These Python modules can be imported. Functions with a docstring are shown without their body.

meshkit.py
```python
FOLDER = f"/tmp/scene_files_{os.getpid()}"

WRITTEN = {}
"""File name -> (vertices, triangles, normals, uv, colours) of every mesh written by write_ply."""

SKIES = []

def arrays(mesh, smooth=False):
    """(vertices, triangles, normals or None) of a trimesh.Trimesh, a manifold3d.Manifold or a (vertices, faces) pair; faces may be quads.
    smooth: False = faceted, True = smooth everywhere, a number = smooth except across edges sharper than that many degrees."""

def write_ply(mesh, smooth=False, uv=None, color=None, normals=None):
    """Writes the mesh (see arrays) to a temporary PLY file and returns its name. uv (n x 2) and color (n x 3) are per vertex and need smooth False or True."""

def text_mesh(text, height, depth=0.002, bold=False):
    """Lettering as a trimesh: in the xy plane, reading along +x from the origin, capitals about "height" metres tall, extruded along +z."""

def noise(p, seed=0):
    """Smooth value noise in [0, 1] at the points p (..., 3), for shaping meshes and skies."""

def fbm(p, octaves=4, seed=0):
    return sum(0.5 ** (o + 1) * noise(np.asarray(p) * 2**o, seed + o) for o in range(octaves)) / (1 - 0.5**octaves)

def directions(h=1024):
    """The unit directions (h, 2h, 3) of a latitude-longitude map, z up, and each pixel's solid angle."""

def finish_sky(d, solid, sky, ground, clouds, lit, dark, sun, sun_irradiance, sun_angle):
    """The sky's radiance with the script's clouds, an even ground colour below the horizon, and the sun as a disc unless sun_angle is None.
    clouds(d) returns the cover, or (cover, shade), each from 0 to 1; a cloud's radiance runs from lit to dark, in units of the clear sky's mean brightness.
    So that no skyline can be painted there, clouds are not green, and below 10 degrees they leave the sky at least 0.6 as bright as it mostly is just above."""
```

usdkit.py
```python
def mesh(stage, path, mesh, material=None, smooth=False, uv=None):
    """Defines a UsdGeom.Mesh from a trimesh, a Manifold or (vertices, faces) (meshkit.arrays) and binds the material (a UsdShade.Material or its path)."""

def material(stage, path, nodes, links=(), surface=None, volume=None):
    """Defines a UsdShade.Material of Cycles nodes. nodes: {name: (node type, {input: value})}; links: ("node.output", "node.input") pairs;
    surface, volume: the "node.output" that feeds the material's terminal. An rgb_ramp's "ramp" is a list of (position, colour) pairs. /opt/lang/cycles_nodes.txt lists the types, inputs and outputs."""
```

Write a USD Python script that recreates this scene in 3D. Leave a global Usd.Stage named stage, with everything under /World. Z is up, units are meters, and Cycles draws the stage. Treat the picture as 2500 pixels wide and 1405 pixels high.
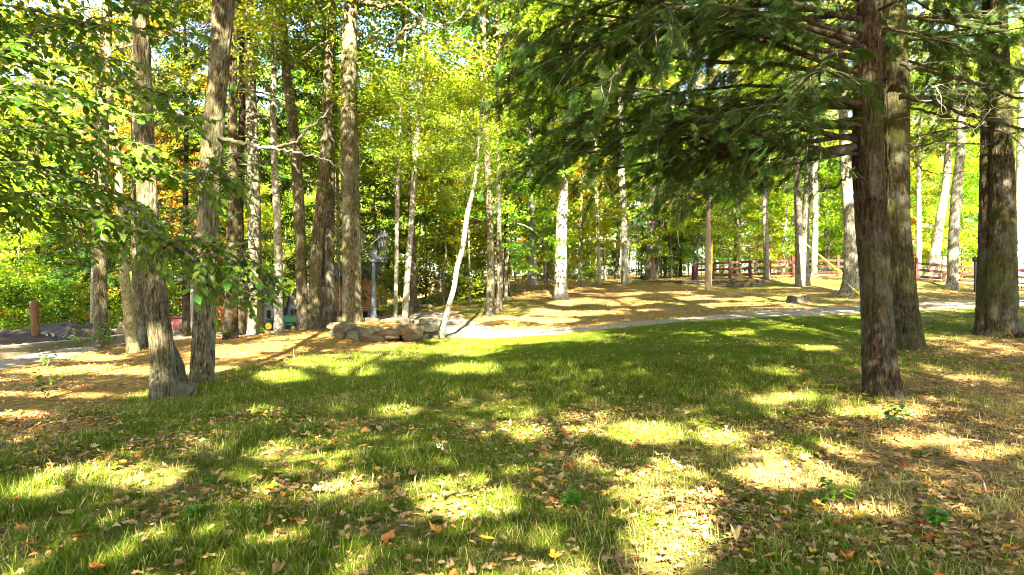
import math
import numpy as np
import trimesh
import manifold3d
from scipy.interpolate import RBFInterpolator, CubicSpline, PchipInterpolator
from pxr import Usd, UsdGeom, UsdLux, UsdShade, Sdf, Gf, Vt
import usdkit
import meshkit

stage = Usd.Stage.CreateInMemory()
UsdGeom.SetStageUpAxis(stage, 'Z')
UsdGeom.SetStageMetersPerUnit(stage, 1.0)
UsdGeom.Xform.Define(stage, '/World')
UsdGeom.Scope.Define(stage, '/World/Looks')

# ------------------------------------------------------------------ camera, sky, sun, exposure
EXPOSURE = 4.25
SUN_EL, SUN_AZ = math.radians(41), math.radians(178.0)      # azimuth clockwise from +y (the view direction)
SUN_POWER, SKY_POWER = 1.25, 0.052
CAM_Z, FPX = 1.6, 1690.0                                     # eye height; focal length in photograph pixels (2500 wide)
cam = UsdGeom.Camera.Define(stage, '/World/camera')
cam.CreateHorizontalApertureAttr(36.0)
cam.CreateFocalLengthAttr(36.0 * FPX / 2500.0)
cam.CreateClippingRangeAttr(Gf.Vec2f(0.05, 2000))
cam.CreateExposureAttr(EXPOSURE)
cam.AddTranslateOp().Set(Gf.Vec3d(0, 0, CAM_Z))
cam.AddRotateXYZOp().Set(Gf.Vec3f(90, 0, 0))

sun_dir = np.array([math.sin(SUN_AZ) * math.cos(SUN_EL), math.cos(SUN_AZ) * math.cos(SUN_EL), math.sin(SUN_EL)])
sky = UsdLux.DomeLight.Define(stage, '/World/sky')
sky_mat = usdkit.material(stage, '/World/Looks/sky', {
    's': ('sky_texture', {'sky_type': 'single_scattering', 'sun_disc': False, 'sun_elevation': SUN_EL, 'sun_rotation': SUN_AZ, 'aerosol_density': 1.6}),
    'b': ('background_shader', {'strength': SKY_POWER})}, [('s.color', 'b.color')], surface='b.background')
UsdShade.MaterialBindingAPI.Apply(sky.GetPrim()).Bind(sky_mat)
sky.GetPrim().SetCustomDataByKey('kind', 'structure')
sun = UsdLux.DistantLight.Define(stage, '/World/sun')
sun.CreateNormalizeAttr(True)
sun.CreateIntensityAttr(SUN_POWER)
sun.CreateAngleAttr(0.53)
sun.CreateColorAttr(Gf.Vec3f(1.0, 0.91, 0.70))
rot = Gf.Rotation(Gf.Vec3d(0, 0, 1), Gf.Vec3d(*sun_dir))
sun.AddTransformOp().Set(Gf.Matrix4d().SetRotate(rot))

# ------------------------------------------------------------------ naming and prims
_used = {}
NUM = {}


def numbered(parent, name):
    k = parent + '/' + name
    n = _used.get(k, 0)
    _used[k] = n + 1
    return k if n == 0 else f'{k}_{n:03d}'


def tag(path, label=None, cat=None, group=None, kind=None):
    p = stage.GetPrimAtPath(path)
    for k, v in (('label', label), ('category', cat), ('group', group), ('kind', kind)):
        if v:
            p.SetCustomDataByKey(k, v)
    return path


ORIGIN = {}


def thing(name, label, cat, loc=(0, 0, 0), group=None, kind=None):
    path = numbered('/World', name)
    x = UsdGeom.Xform.Define(stage, path)
    x.AddTranslateOp().Set(Gf.Vec3d(*map(float, loc)))
    tag(path, label, cat, group, kind)
    ORIGIN[path] = np.asarray(loc, float)
    return path


def prim_mesh(path, v, f, mat, smooth=False, tone=None, face_tone=None, extra=None):
    m = usdkit.mesh(stage, path, (v, f), MAT[mat] if isinstance(mat, str) else mat, smooth=smooth)
    api = UsdGeom.PrimvarsAPI(m)
    if tone is not None:
        api.CreatePrimvar('tone', Sdf.ValueTypeNames.FloatArray, 'vertex').Set(Vt.FloatArray.FromNumpy(np.asarray(tone, np.float32)))
    for k, a in (extra or {}).items():
        api.CreatePrimvar(k, Sdf.ValueTypeNames.FloatArray, 'vertex').Set(Vt.FloatArray.FromNumpy(np.asarray(a, np.float32)))
    return m


def mesh_vf(m):
    if isinstance(m, (tuple, list)):
        return np.asarray(m[0], float), np.asarray(m[1], int)
    if hasattr(m, 'to_mesh'):
        q = m.to_mesh()
        return np.array(q.vert_properties[:, :3], float), np.array(q.tri_verts, int)
    return np.array(m.vertices, float), np.array(m.faces, int)


def part(parent, name, m, mat, smooth=False, tone=None, label=None, local=False, kind=None, extra=None):
    """A mesh under a thing (or part); vertices in world metres unless local."""
    path = numbered(parent, name)
    v, f = mesh_vf(m)
    if not local:
        o = ORIGIN['/'.join(parent.split('/')[:3])]
        v = v - o
    prim_mesh(path, v, f, mat, smooth, tone, extra=extra)
    tag(path, label, kind=kind)
    return path


def solo(name, m, mat, label, cat=None, group=None, kind=None, smooth=False, tone=None, extra=None):
    path = numbered('/World', name)
    v, f = mesh_vf(m)
    prim_mesh(path, v, f, mat, smooth, tone, extra=extra)
    tag(path, label, cat, group, kind)
    return path


def set_xf(path, loc, rz=0.0, s=(1, 1, 1), tilt=(0, 0)):
    x = UsdGeom.Xformable(stage.GetPrimAtPath(path))
    x.ClearXformOpOrder()
    x.AddTranslateOp().Set(Gf.Vec3d(*map(float, loc)))
    x.AddRotateXYZOp().Set(Gf.Vec3f(float(tilt[0]), float(tilt[1]), float(rz)))
    x.AddScaleOp().Set(Gf.Vec3f(*map(float, s)))


def instance(parent, name, cls, loc, rz=0.0, s=1.0, label=None, cat=None, group=None, tilt=(0, 0)):
    path = numbered(parent, name)
    p = stage.DefinePrim(path, 'Xform')
    p.GetReferences().AddInternalReference(cls)
    p.SetInstanceable(True)
    set_xf(path, loc, rz, (s, s, s) if np.ndim(s) == 0 else s, tilt)
    tag(path, label, cat, group)
    return path


def join(ms):
    vs, fs, n = [], [], 0
    for m in ms:
        v, f = mesh_vf(m)
        vs.append(v)
        fs.append(f + n)
        n += len(v)
    return np.vstack(vs), np.vstack(fs)


def instancer(path, protos, mat, pos, idx, quat, scale, kind=None):
    """A PointInstancer with its prototypes as children. protos: [(v, f, tone)], quat: n x 4 (w, x, y, z)."""
    pi = UsdGeom.PointInstancer.Define(stage, path)
    for k, (v, f, t) in enumerate(protos):
        q = f'{path}/clump' + (f'_{k:03d}' if k else '')
        prim_mesh(q, v, f, mat, tone=t)
        pi.CreatePrototypesRel().AddTarget(q)
    n = len(pos)
    pi.CreatePositionsAttr(Vt.Vec3fArray.FromNumpy(np.asarray(pos, np.float32)))
    pi.CreateProtoIndicesAttr(Vt.IntArray.FromNumpy(np.asarray(idx, np.int32)))
    pi.CreateOrientationsAttr(Vt.QuathArray([Gf.Quath(float(a), float(b), float(c), float(d)) for a, b, c, d in quat]))
    sc = np.asarray(scale, np.float32)
    sc = np.repeat(sc[:, None], 3, 1) if sc.ndim == 1 else sc
    pi.CreateScalesAttr(Vt.Vec3fArray.FromNumpy(sc))
    tag(path, kind=kind)
    return path


def quat_from_mats(R):
    """R: n x 3 x 3 (columns = axes) -> n x 4 (w, x, y, z)."""
    from scipy.spatial.transform import Rotation
    q = Rotation.from_matrix(R).as_quat()
    return q[:, [3, 0, 1, 2]]


# ------------------------------------------------------------------ small mesh tools
def unit(a):
    a = np.asarray(a, float)
    return a / (np.linalg.norm(a, axis=-1, keepdims=True) + 1e-12)


def tube(p, r, sides=8, cap=True):
    p = np.asarray(p, float)
    r = np.broadcast_to(np.asarray(r, float), (len(p),))
    t = unit(np.gradient(p, axis=0))
    ref = np.array([0, 0, 1.0]) if np.abs(unit(p[-1] - p[0])[2]) < 0.8 else np.array([1.0, 0, 0])
    a = unit(np.cross(np.broadcast_to(ref, t.shape), t))
    b = np.cross(t, a)
    ang = np.arange(sides) * 2 * np.pi / sides
    v = p[:, None] + r[:, None, None] * (np.cos(ang)[None, :, None] * a[:, None] + np.sin(ang)[None, :, None] * b[:, None])
    i, j = np.meshgrid(np.arange(len(p) - 1), np.arange(sides), indexing='ij')
    q = np.stack([i * sides + j, i * sides + (j + 1) % sides, (i + 1) * sides + (j + 1) % sides, (i + 1) * sides + j], -1).reshape(-1, 4)
    v = v.reshape(-1, 3)
    f = np.vstack([q[:, [0, 1, 2]], q[:, [0, 2, 3]]])
    if cap:
        n = len(v)
        v = np.vstack([v, p[0], p[-1]])
        k = np.arange(sides)
        e = (len(p) - 1) * sides
        f = np.vstack([f, np.stack([np.full(sides, n), (k + 1) % sides, k], 1), np.stack([np.full(sides, n + 1), e + k, e + (k + 1) % sides], 1)])
    return v, f


def spline(pts, n):
    pts = np.asarray(pts, float)
    s = np.concatenate([[0], np.cumsum(np.linalg.norm(np.diff(pts[:, :3], axis=0), axis=1))])
    u = np.linspace(0, s[-1], n)
    return (PchipInterpolator if len(pts) > 2 else lambda x, y: (lambda t: np.stack([np.interp(t, x, y[:, k]) for k in range(y.shape[1])], 1)))(s, pts)(u)


def box(x0, x1, y0, y1, z0, z1, b=0.0):
    if b:
        c, h = np.array([x0 + x1, y0 + y1, z0 + z1]) / 2, np.array([x1 - x0, y1 - y0, z1 - z0]) / 2
        sg = np.array([[i, j, k] for i in (-1, 1) for j in (-1, 1) for k in (-1, 1)], float)
        m = manifold3d.Manifold.hull_points(np.vstack([c + sg * (h - b * np.array(w)) for w in ((0, 1, 1), (1, 0, 1), (1, 1, 0))]).tolist())
        return mesh_vf(m)
    m = trimesh.creation.box(extents=(x1 - x0, y1 - y0, z1 - z0))
    m.apply_translation(((x0 + x1) / 2, (y0 + y1) / 2, (z0 + z1) / 2))
    return mesh_vf(m)


def lathe(profile, sides=20, at=(0, 0, 0)):
    pr = np.asarray(profile, float)
    ang = np.arange(sides) * 2 * np.pi / sides
    v = np.stack([pr[:, None, 0] * np.cos(ang), pr[:, None, 0] * np.sin(ang), np.broadcast_to(pr[:, None, 1], (len(pr), sides))], -1).reshape(-1, 3)
    i, j = np.meshgrid(np.arange(len(pr) - 1), np.arange(sides), indexing='ij')
    q = np.stack([i * sides + j, i * sides + (j + 1) % sides, (i + 1) * sides + (j + 1) % sides, (i + 1) * sides + j], -1).reshape(-1, 4)
    return v + np.asarray(at, float), np.vstack([q[:, [0, 1, 2]], q[:, [0, 2, 3]]])


def turn(m, rz=0.0, rx=0.0, ry=0.0, at=(0, 0, 0), s=1.0):
    v, f = mesh_vf(m)
    from scipy.spatial.transform import Rotation
    R = Rotation.from_euler('xyz', [rx, ry, rz]).as_matrix()
    return (v * s) @ R.T + np.asarray(at, float), f


def rock(rng, sx, sy, sz, rough=0.12, n=26):
    """An angular field stone: hull of jittered points on a rounded box, then slightly chipped."""
    p = rng.uniform(-1, 1, (n, 3))
    p /= np.maximum(np.abs(p).max(1, keepdims=True), 1e-6) ** 0.8
    p += rng.normal(0, rough, p.shape)
    return mesh_vf(manifold3d.Manifold.hull_points((p * [sx, sy, sz]).tolist()))


# ------------------------------------------------------------------ terrain
_C = [(1250,1405,3.85),(300,1405,3.9),(2200,1405,3.8),(1250,1050,7.8),(500,1080,7.2),(2000,1100,6.8),
(405,978,10),(495,935,11.3),(0,1000,9.2),(0,885,19),(230,850,23),(0,930,14),(245,845,22),(325,860,19.3),(563,830,21),(625,818,24.5),(735,806,24),(868,810,22.5),(940,852,19),(800,880,15.5),(700,930,11.8),
(912,808,24.5),(1075,826,22),(1010,766,31),(1195,772,27),(1148,742,30),(1130,700,42),(1370,731,32),(1300,696,42),(1527,695,42),(1462,692,45),
(1200,812,24),(1450,798,23),(1650,784,23),(1850,770,23),(2100,757,23),(2400,742,24),
(1300,850,17),(1700,850,14),(1700,790,20.5),(2150,972,10),(2215,852,14.5),(2440,823,16.5),
(1727,708,36),(1948,738,28),(1960,698,35),(2070,722,30),(2240,686,38),(2340,706,36),(2400,690,42),(2500,700,40),(1870,680,41),(1600,690,42),(1800,706,37.4),(1700,703,38.9),(1630,697,40.6),(1800,684,40.3),(1840,683,40.3),(1860,706,36.5),
(550,806,33),(690,808,33),(860,792,40),(440,815,32),(300,830,32),(100,845,32)]
_A = [(-60,60,-2),(-25,70,-1),(0,80,2.2),(30,80,2.4),(70,60,2.6),(-90,120,-1),(0,140,4),(90,120,4.5),(-40,20,-1.5),(45,15,1.5),(-30,-30,0),(30,-30,.4),(0,-10,.0),(0,-60,0),(0,1,0)]
_xy = np.array([((px - 1250) / FPX * d, d) for px, py, d in _C] + [a[:2] for a in _A], float)
_z = np.array([CAM_Z - (py - 702.5) / FPX * d for px, py, d in _C] + [a[2] for a in _A], float)
_rbf = RBFInterpolator(_xy, _z, kernel='thin_plate_spline', smoothing=0.3)
_lim = np.array([[-90.0, -60.0], [90.0, 140.0]])


def H(x, y):
    """Height of the ground."""
    x, y = np.broadcast_arrays(np.asarray(x, float), np.asarray(y, float))
    q = np.clip(np.stack([x.ravel(), y.ravel()], 1), _lim[0], _lim[1])
    z = _rbf(q).reshape(x.shape)
    p = np.stack([x, y, 0 * x], -1)
    near = np.clip(1.2 - np.abs(y) / 60, 0.3, 1)
    return z + (meshkit.fbm(p * 0.35, 3, 5) - 0.5) * 0.10 * near + (meshkit.fbm(p * 1.7, 2, 9) - 0.5) * 0.05 * near


def at(px, d, dz=0.0):
    x = (px - 1250) / FPX * d
    return np.array([x, d, float(H(x, d)) + dz])


def P(px, py, d):
    """The point at depth d seen at pixel (px, py) of the photograph."""
    return np.array([(px - 1250) / FPX * d, d, CAM_Z - (py - 702.5) / FPX * d])


def sstep(a, b, x):
    t = np.clip((x - a) / (b - a), 0, 1)
    return t * t * (3 - 2 * t)


def fn(x, y, s, seed, o=3):
    x, y = np.broadcast_arrays(np.asarray(x, float), np.asarray(y, float))
    return meshkit.fbm(np.stack([x * s, y * s, 0 * x + seed * 7.3], -1), o, seed)


def needle_zone(x, y):
    edge = np.interp(y, [0, 6, 8, 10.5, 13.5, 16, 19, 24, 28], [-4.9, -5.0, -5.2, -5.4, -5.2, -4.6, -3.2, -2.4, -2.0])
    n = sstep(0.7, -0.7, x - edge + (fn(x, y, 0.5, 3) - 0.5) * 2.4)
    return n * sstep(34, 26, y + 0 * x)


def lush(x, y):
    """The fresh short turf in the middle of the lawn."""
    n = fn(x, y, .5, 55, 3) - .5
    return sstep(9.5, 13.5, y + n * 4) * sstep(24, 21, y + n) * sstep(-4.5, -2, x + n * 3) * sstep(9.5, 7.0, x - (y - 14) * .35 + n * 4) * .9


def lawn(x, y):
    """How much grass grows: 1 = full turf, 0 = bare leaf litter."""
    x, y = np.broadcast_arrays(np.asarray(x, float), np.asarray(y, float))
    n = fn(x, y, 0.55, 11) - 0.5
    g = 0.95 - needle_zone(x, y) * 1.1
    right = sstep(1.5, 5.0, x - 0.16 * (y - 4) + n * 3) * sstep(17.5, 14.5, y - (x - 6) * 0.22 + n * 2)
    g -= right * 0.80
    g -= sstep(-0.6, 2.0, x + n * 3.0) * sstep(9.5, 6.5, y) * 0.42
    g -= sstep(22.0, 24.5, y - 0.05 * x + n) * 0.9
    g += lush(x, y) * .35
    g += sstep(25, 29, y) * sstep(.50, .62, fn(x, y, .35, 81, 3)) * .5
    g += sstep(29, 36, y) * sstep(9, 13, x) * sstep(40, 37, y) * 0.55
    g += sstep(26, 29, y) * sstep(1.5, -1.5, x) * sstep(-6, -4, x) * sstep(40, 36, y) * 0.7
    g -= np.exp(-(((x + 2.2) / 1.5) ** 2 + ((y - 16.2) / 1.0) ** 2)) * 0.6
    return np.clip(g + n * 0.9 * (1 - sstep(12, 16, y) * 0.6), 0, 1)


# where sun comes through gaps between the crowns: (px, py, rx, ry) of the sunlit patches as the photograph shows them
GAPS = np.array([(1130,1215,130,60),(1640,1230,140,110),(1560,1345,180,70),(1930,1165,150,45),(1960,1105,120,25),(1560,1055,120,28),(1300,1060,70,25),(900,1190,90,30),(270,1165,210,36),(80,1200,90,26),(620,1020,90,20),
    (1150,905,85,16),(700,925,70,15),(860,905,60,14),(2250,1080,130,20),(2420,1110,100,20),(2150,1010,120,14),(1930,972,80,12),(2100,1250,80,26),(450,1040,70,18),(1400,1130,60,22),(1750,1060,60,16),(2300,1250,60,18),(700,1330,70,20),(420,1300,60,16),(1000,1010,50,12),(1250,1150,60,16),
    (1150,856,95,13),(1280,833,260,9),(1420,820,150,7),(1700,870,60,7),(1900,905,70,8),(2000,850,50,6),(2400,930,90,10),(1750,815,110,6),
    (1500,738,150,10),(1420,766,110,8),(1320,782,100,8),(1230,776,70,7),(1600,716,110,5),(1690,728,70,5),(1780,745,100,6),(1850,731,130,6),(1950,742,90,5),(1490,720,80,4),(1410,708,80,5),(1290,720,50,6),(1950,700,60,5),(2080,770,100,10),(2300,756,200,8),(2200,748,60,5),(2460,745,60,8),(2030,690,90,6),(1180,745,40,7),(1130,815,60,6),(1560,757,70,5),(1380,742,50,6),(1340,762,50,5),(1640,742,50,4),(2400,695,90,5),(2290,695,50,4),(1362,711,24,22),(1519,691,20,9),(1297,692,20,8),(1722,699,16,10),(1985,690,18,8),
    (650,850,160,13),(540,862,90,10),(330,905,330,11),(120,962,260,10),(60,1010,110,12),(770,890,80,12),(150,872,170,9),(420,940,60,8),(560,815,60,8),(350,960,90,7),(960,850,90,10)], float)


def in_gap(c, rng):
    """Which leaves at c stand in the sun's way to one of the patches."""
    zg = np.zeros(len(c))
    for _ in range(2):
        g = c[:, :2] - sun_dir[None, :2] / sun_dir[2] * (c[:, 2] - zg)[:, None]
        zg = H(g[:, 0], np.clip(g[:, 1], -20, 60))
    y = np.maximum(g[:, 1], .5)
    px, py = 1250 + g[:, 0] / y * FPX, 702.5 - (zg - CAM_Z) / y * FPX
    wob = meshkit.fbm(np.stack([g[:, 0] * .9, g[:, 1] * .9, 0 * y], -1), 3, 17) - .5
    wob2 = meshkit.fbm(np.stack([g[:, 0] * .9, g[:, 1] * .9, 0 * y + 5], -1), 3, 18) - .5
    px, py = px + wob * np.minimum(900 / y, 110), py + wob2 * np.minimum(90 / np.sqrt(y), 34)
    e = np.full(len(c), 9.0)
    for a, b, rx, ry in GAPS:
        e = np.minimum(e, ((px - a) / rx) ** 2 + ((py - b) / ry) ** 2)
    return (e < rng.uniform(.75, 1.25, len(c))) & (g[:, 1] > 2.5)
# ------------------------------------------------------------------ materials
MAT = {}


def mat(name, nodes, links, surface='p.BSDF'):
    MAT[name] = usdkit.material(stage, '/World/Looks/' + name, nodes, links, surface=surface)


def bark_mat(name, dark, mid, light, scale=16.0, stretch=0.16, lichen=(0.30, 0.31, 0.27), lichen_amt=0.35, moss=0.0, bump=0.6):
    mat(name, {
        'g': ('geometry', {}), 'm': ('mapping', {'scale': (scale, scale, scale * stretch)}),
        'n': ('noise_texture', {'scale': 1.0, 'detail': 7, 'roughness': 0.68, 'distortion': 0.5}),
        'mb': ('mapping', {'scale': (scale * 2.6, scale * 2.6, scale * stretch * 3.0)}),
        'v': ('noise_texture', {'scale': 1.0, 'detail': 4, 'roughness': 0.7}),
        'vr': ('map_range', {'from_min': 0.30, 'from_max': 0.62, 'to_min': 0.62, 'to_max': 1.12, 'clamp': True}),
        'nr': ('map_range', {'from_min': 0.34, 'from_max': 0.66, 'to_min': 0.0, 'to_max': 0.85, 'clamp': True}),
        'mm': ('math', {'math_type': 'multiply'}),
        'r': ('rgb_ramp', {'ramp': [(0.10, dark), (0.42, mid), (0.75, light)]}),
        'n2': ('noise_texture', {'scale': 2.2, 'detail': 5, 'roughness': 0.7}),
        'r2': ('rgb_ramp', {'ramp': [(0.50, (0, 0, 0)), (0.64, (lichen_amt,) * 3)]}),
        'mx': ('mix', {'mix_type': 'mix', 'color2': lichen}),
        'n3': ('noise_texture', {'scale': 0.9, 'detail': 4, 'roughness': 0.6}),
        'r3': ('rgb_ramp', {'ramp': [(0.45, (0, 0, 0)), (0.68, (moss,) * 3)]}),
        'mx2': ('mix', {'mix_type': 'mix', 'color2': (0.085, 0.095, 0.022)}),
        'b': ('bump', {'strength': bump, 'distance': 0.02}),
        'p': ('principled_bsdf', {'roughness': 0.92, 'specular_ior_level': 0.15})},
        [('g.position', 'm.vector'), ('m.vector', 'n.vector'), ('g.position', 'mb.vector'), ('mb.vector', 'v.vector'), ('v.fac', 'vr.value'), ('n.fac', 'nr.value'), ('nr.result', 'mm.value1'), ('vr.result', 'mm.value2'),
         ('mm.value', 'r.fac'), ('g.position', 'n2.vector'), ('n2.fac', 'r2.fac'), ('r2.color', 'mx.fac'), ('r.color', 'mx.color1'),
         ('g.position', 'n3.vector'), ('n3.fac', 'r3.fac'), ('r3.color', 'mx2.fac'), ('mx.color', 'mx2.color1'), ('mx2.color', 'p.base_color'),
         ('mm.value', 'b.height'), ('b.normal', 'p.normal')])


bark_mat('maple_bark', (0.013, 0.010, 0.005), (0.080, 0.063, 0.033), (0.20, 0.168, 0.10), 36, 0.18, lichen=(0.22, 0.22, 0.17), moss=0.3, bump=1.0)
bark_mat('hemlock_bark', (0.007, 0.0045, 0.0025), (0.034, 0.022, 0.011), (0.085, 0.057, 0.030), 34, 0.22, lichen_amt=0.15, moss=0.3, bump=1.0)
bark_mat('hemlock_bark_mossy', (0.008, 0.006, 0.003), (0.038, 0.029, 0.013), (0.085, 0.068, 0.034), 34, 0.22, lichen_amt=0.15, moss=0.7, bump=1.0)
bark_mat('pale_bark', (0.05, 0.043, 0.03), (0.20, 0.18, 0.135), (0.36, 0.33, 0.26), 24, 0.8, lichen=(0.33, 0.32, 0.27), moss=0.25, bump=0.4)
bark_mat('mossy_bark', (0.05, 0.045, 0.02), (0.15, 0.13, 0.065), (0.26, 0.23, 0.13), 30, 0.4, moss=0.8, bump=0.3)
bark_mat('dark_bark', (0.016, 0.012, 0.008), (0.065, 0.050, 0.032), (0.14, 0.115, 0.075), 30, 0.22, moss=0.3, bump=0.9)
bark_mat('forest_bark', (0.03, 0.025, 0.017), (0.115, 0.10, 0.07), (0.24, 0.215, 0.16), 22, 0.3, lichen=(0.22, 0.22, 0.18), moss=0.25, bump=0.4)
bark_mat('twig_bark', (0.03, 0.024, 0.016), (0.10, 0.085, 0.06), (0.2, 0.17, 0.12), 30, 0.5, lichen_amt=0.2)
bark_mat('dead_twig', (0.22, 0.19, 0.15), (0.38, 0.34, 0.28), (0.52, 0.48, 0.42), 30, 0.5, lichen_amt=0.2)


def leaf_mat(name, stops, trans=0.5, warm=(1.15, 1.2, 0.55), vary=0.38, rough=0.55, hue=0.03, spec=0.2):
    """Diffuse leaf with light coming through; tone runs along the ramp, object_info.random shifts whole copies."""
    mat(name, {
        'a': ('attribute', {'attribute': 'tone'}), 'o': ('object_info', {}),
        'r': ('rgb_ramp', {'ramp': stops}),
        'mv': ('map_range', {'to_min': 1 - vary, 'to_max': 1 + vary}), 'mh': ('map_range', {'to_min': 0.5 - hue, 'to_max': 0.5 + hue}),
        'h': ('hsv', {}),
        'w': ('mix', {'mix_type': 'multiply', 'fac': 1.0, 'color2': warm}),
        'p': ('principled_bsdf', {'roughness': rough, 'specular_ior_level': spec}),
        't': ('translucent_bsdf', {}), 'x': ('mix_closure', {'fac': trans})},
        [('a.fac', 'r.fac'), ('r.color', 'h.color'), ('o.random', 'mv.value'), ('mv.result', 'h.value'), ('o.random', 'mh.value'), ('mh.result', 'h.hue'),
         ('h.color', 'p.base_color'), ('h.color', 'w.color1'), ('w.color', 't.color'), ('p.BSDF', 'x.closure1'), ('t.BSDF', 'x.closure2')], surface='x.closure')


YG = [(0.0, (0.045, 0.095, 0.008)), (0.35, (0.11, 0.19, 0.011)), (0.65, (0.22, 0.30, 0.015)), (0.90, (0.33, 0.36, 0.02)), (0.975, (0.34, 0.27, 0.02)), (1.0, (0.38, 0.16, 0.02))]
leaf_mat('maple_leaves', YG)
leaf_mat('yellow_leaves', [(0.0, (0.10, 0.17, 0.010)), (0.4, (0.24, 0.31, 0.016)), (0.75, (0.40, 0.39, 0.022)), (0.95, (0.50, 0.36, 0.03)), (1.0, (0.45, 0.16, 0.02))])
leaf_mat('orange_leaves', [(0.0, (0.20, 0.13, 0.012)), (0.4, (0.42, 0.19, 0.02)), (0.8, (0.50, 0.17, 0.02)), (1.0, (0.42, 0.08, 0.02))])
leaf_mat('green_leaves', [(0.0, (0.035, 0.085, 0.012)), (0.5, (0.085, 0.175, 0.014)), (0.9, (0.18, 0.27, 0.018)), (1.0, (0.3, 0.22, 0.03))])
leaf_mat('beech_leaves', [(0.0, (0.035, 0.095, 0.009)), (0.5, (0.072, 0.165, 0.011)), (0.92, (0.14, 0.23, 0.015)), (1.0, (0.25, 0.2, 0.03))], trans=0.45, vary=0.12, rough=0.42, spec=0.35)
leaf_mat('hemlock_needles', [(0.0, (0.013, 0.028, 0.006)), (0.5, (0.034, 0.064, 0.011)), (1.0, (0.09, 0.14, 0.018))], trans=0.35, vary=0.45, rough=0.6, spec=0.08)
leaf_mat('grass_blades', [(0.0, (0.046, 0.076, 0.005)), (0.45, (0.098, 0.140, 0.008)), (0.72, (0.17, 0.20, 0.012)), (0.85, (0.30, 0.25, 0.07)), (1.0, (0.46, 0.37, 0.17))], trans=0.35, vary=0.3, hue=0.02, rough=0.65, spec=0.1)
LITTER = [(0.0, (0.06, 0.032, 0.014)), (0.3, (0.18, 0.105, 0.042)), (0.55, (0.32, 0.205, 0.085)), (0.74, (0.45, 0.32, 0.15)), (0.80, (0.46, 0.28, 0.035)), (0.88, (0.50, 0.22, 0.03)), (0.95, (0.42, 0.10, 0.03)), (1.0, (0.26, 0.03, 0.015))]
leaf_mat('fallen_leaves', LITTER, trans=0.2, warm=(1.1, 1.0, 0.7), vary=0.2, hue=0.01, rough=0.6)


def plain(name, col, rough=0.7, noise=0.25, scale=8.0, bump=0.0, metal=0.0, spec=0.3, stretch=(1, 1, 1)):
    c = np.array(col, float)
    mat(name, {'g': ('geometry', {}), 'm': ('mapping', {'scale': stretch}), 'n': ('noise_texture', {'scale': scale, 'detail': 5, 'roughness': 0.65}),
               'r': ('rgb_ramp', {'ramp': [(0.25, tuple(c * (1 - noise))), (0.75, tuple(np.minimum(c * (1 + noise), 0.9)))]}),
               'b': ('bump', {'strength': bump, 'distance': 0.01}),
               'p': ('principled_bsdf', {'roughness': rough, 'metallic': metal, 'specular_ior_level': spec})},
        [('g.position', 'm.vector'), ('m.vector', 'n.vector'), ('n.fac', 'r.fac'), ('r.color', 'p.base_color'), ('n.fac', 'b.height')] + ([('b.normal', 'p.normal')] if bump else []))


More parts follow.
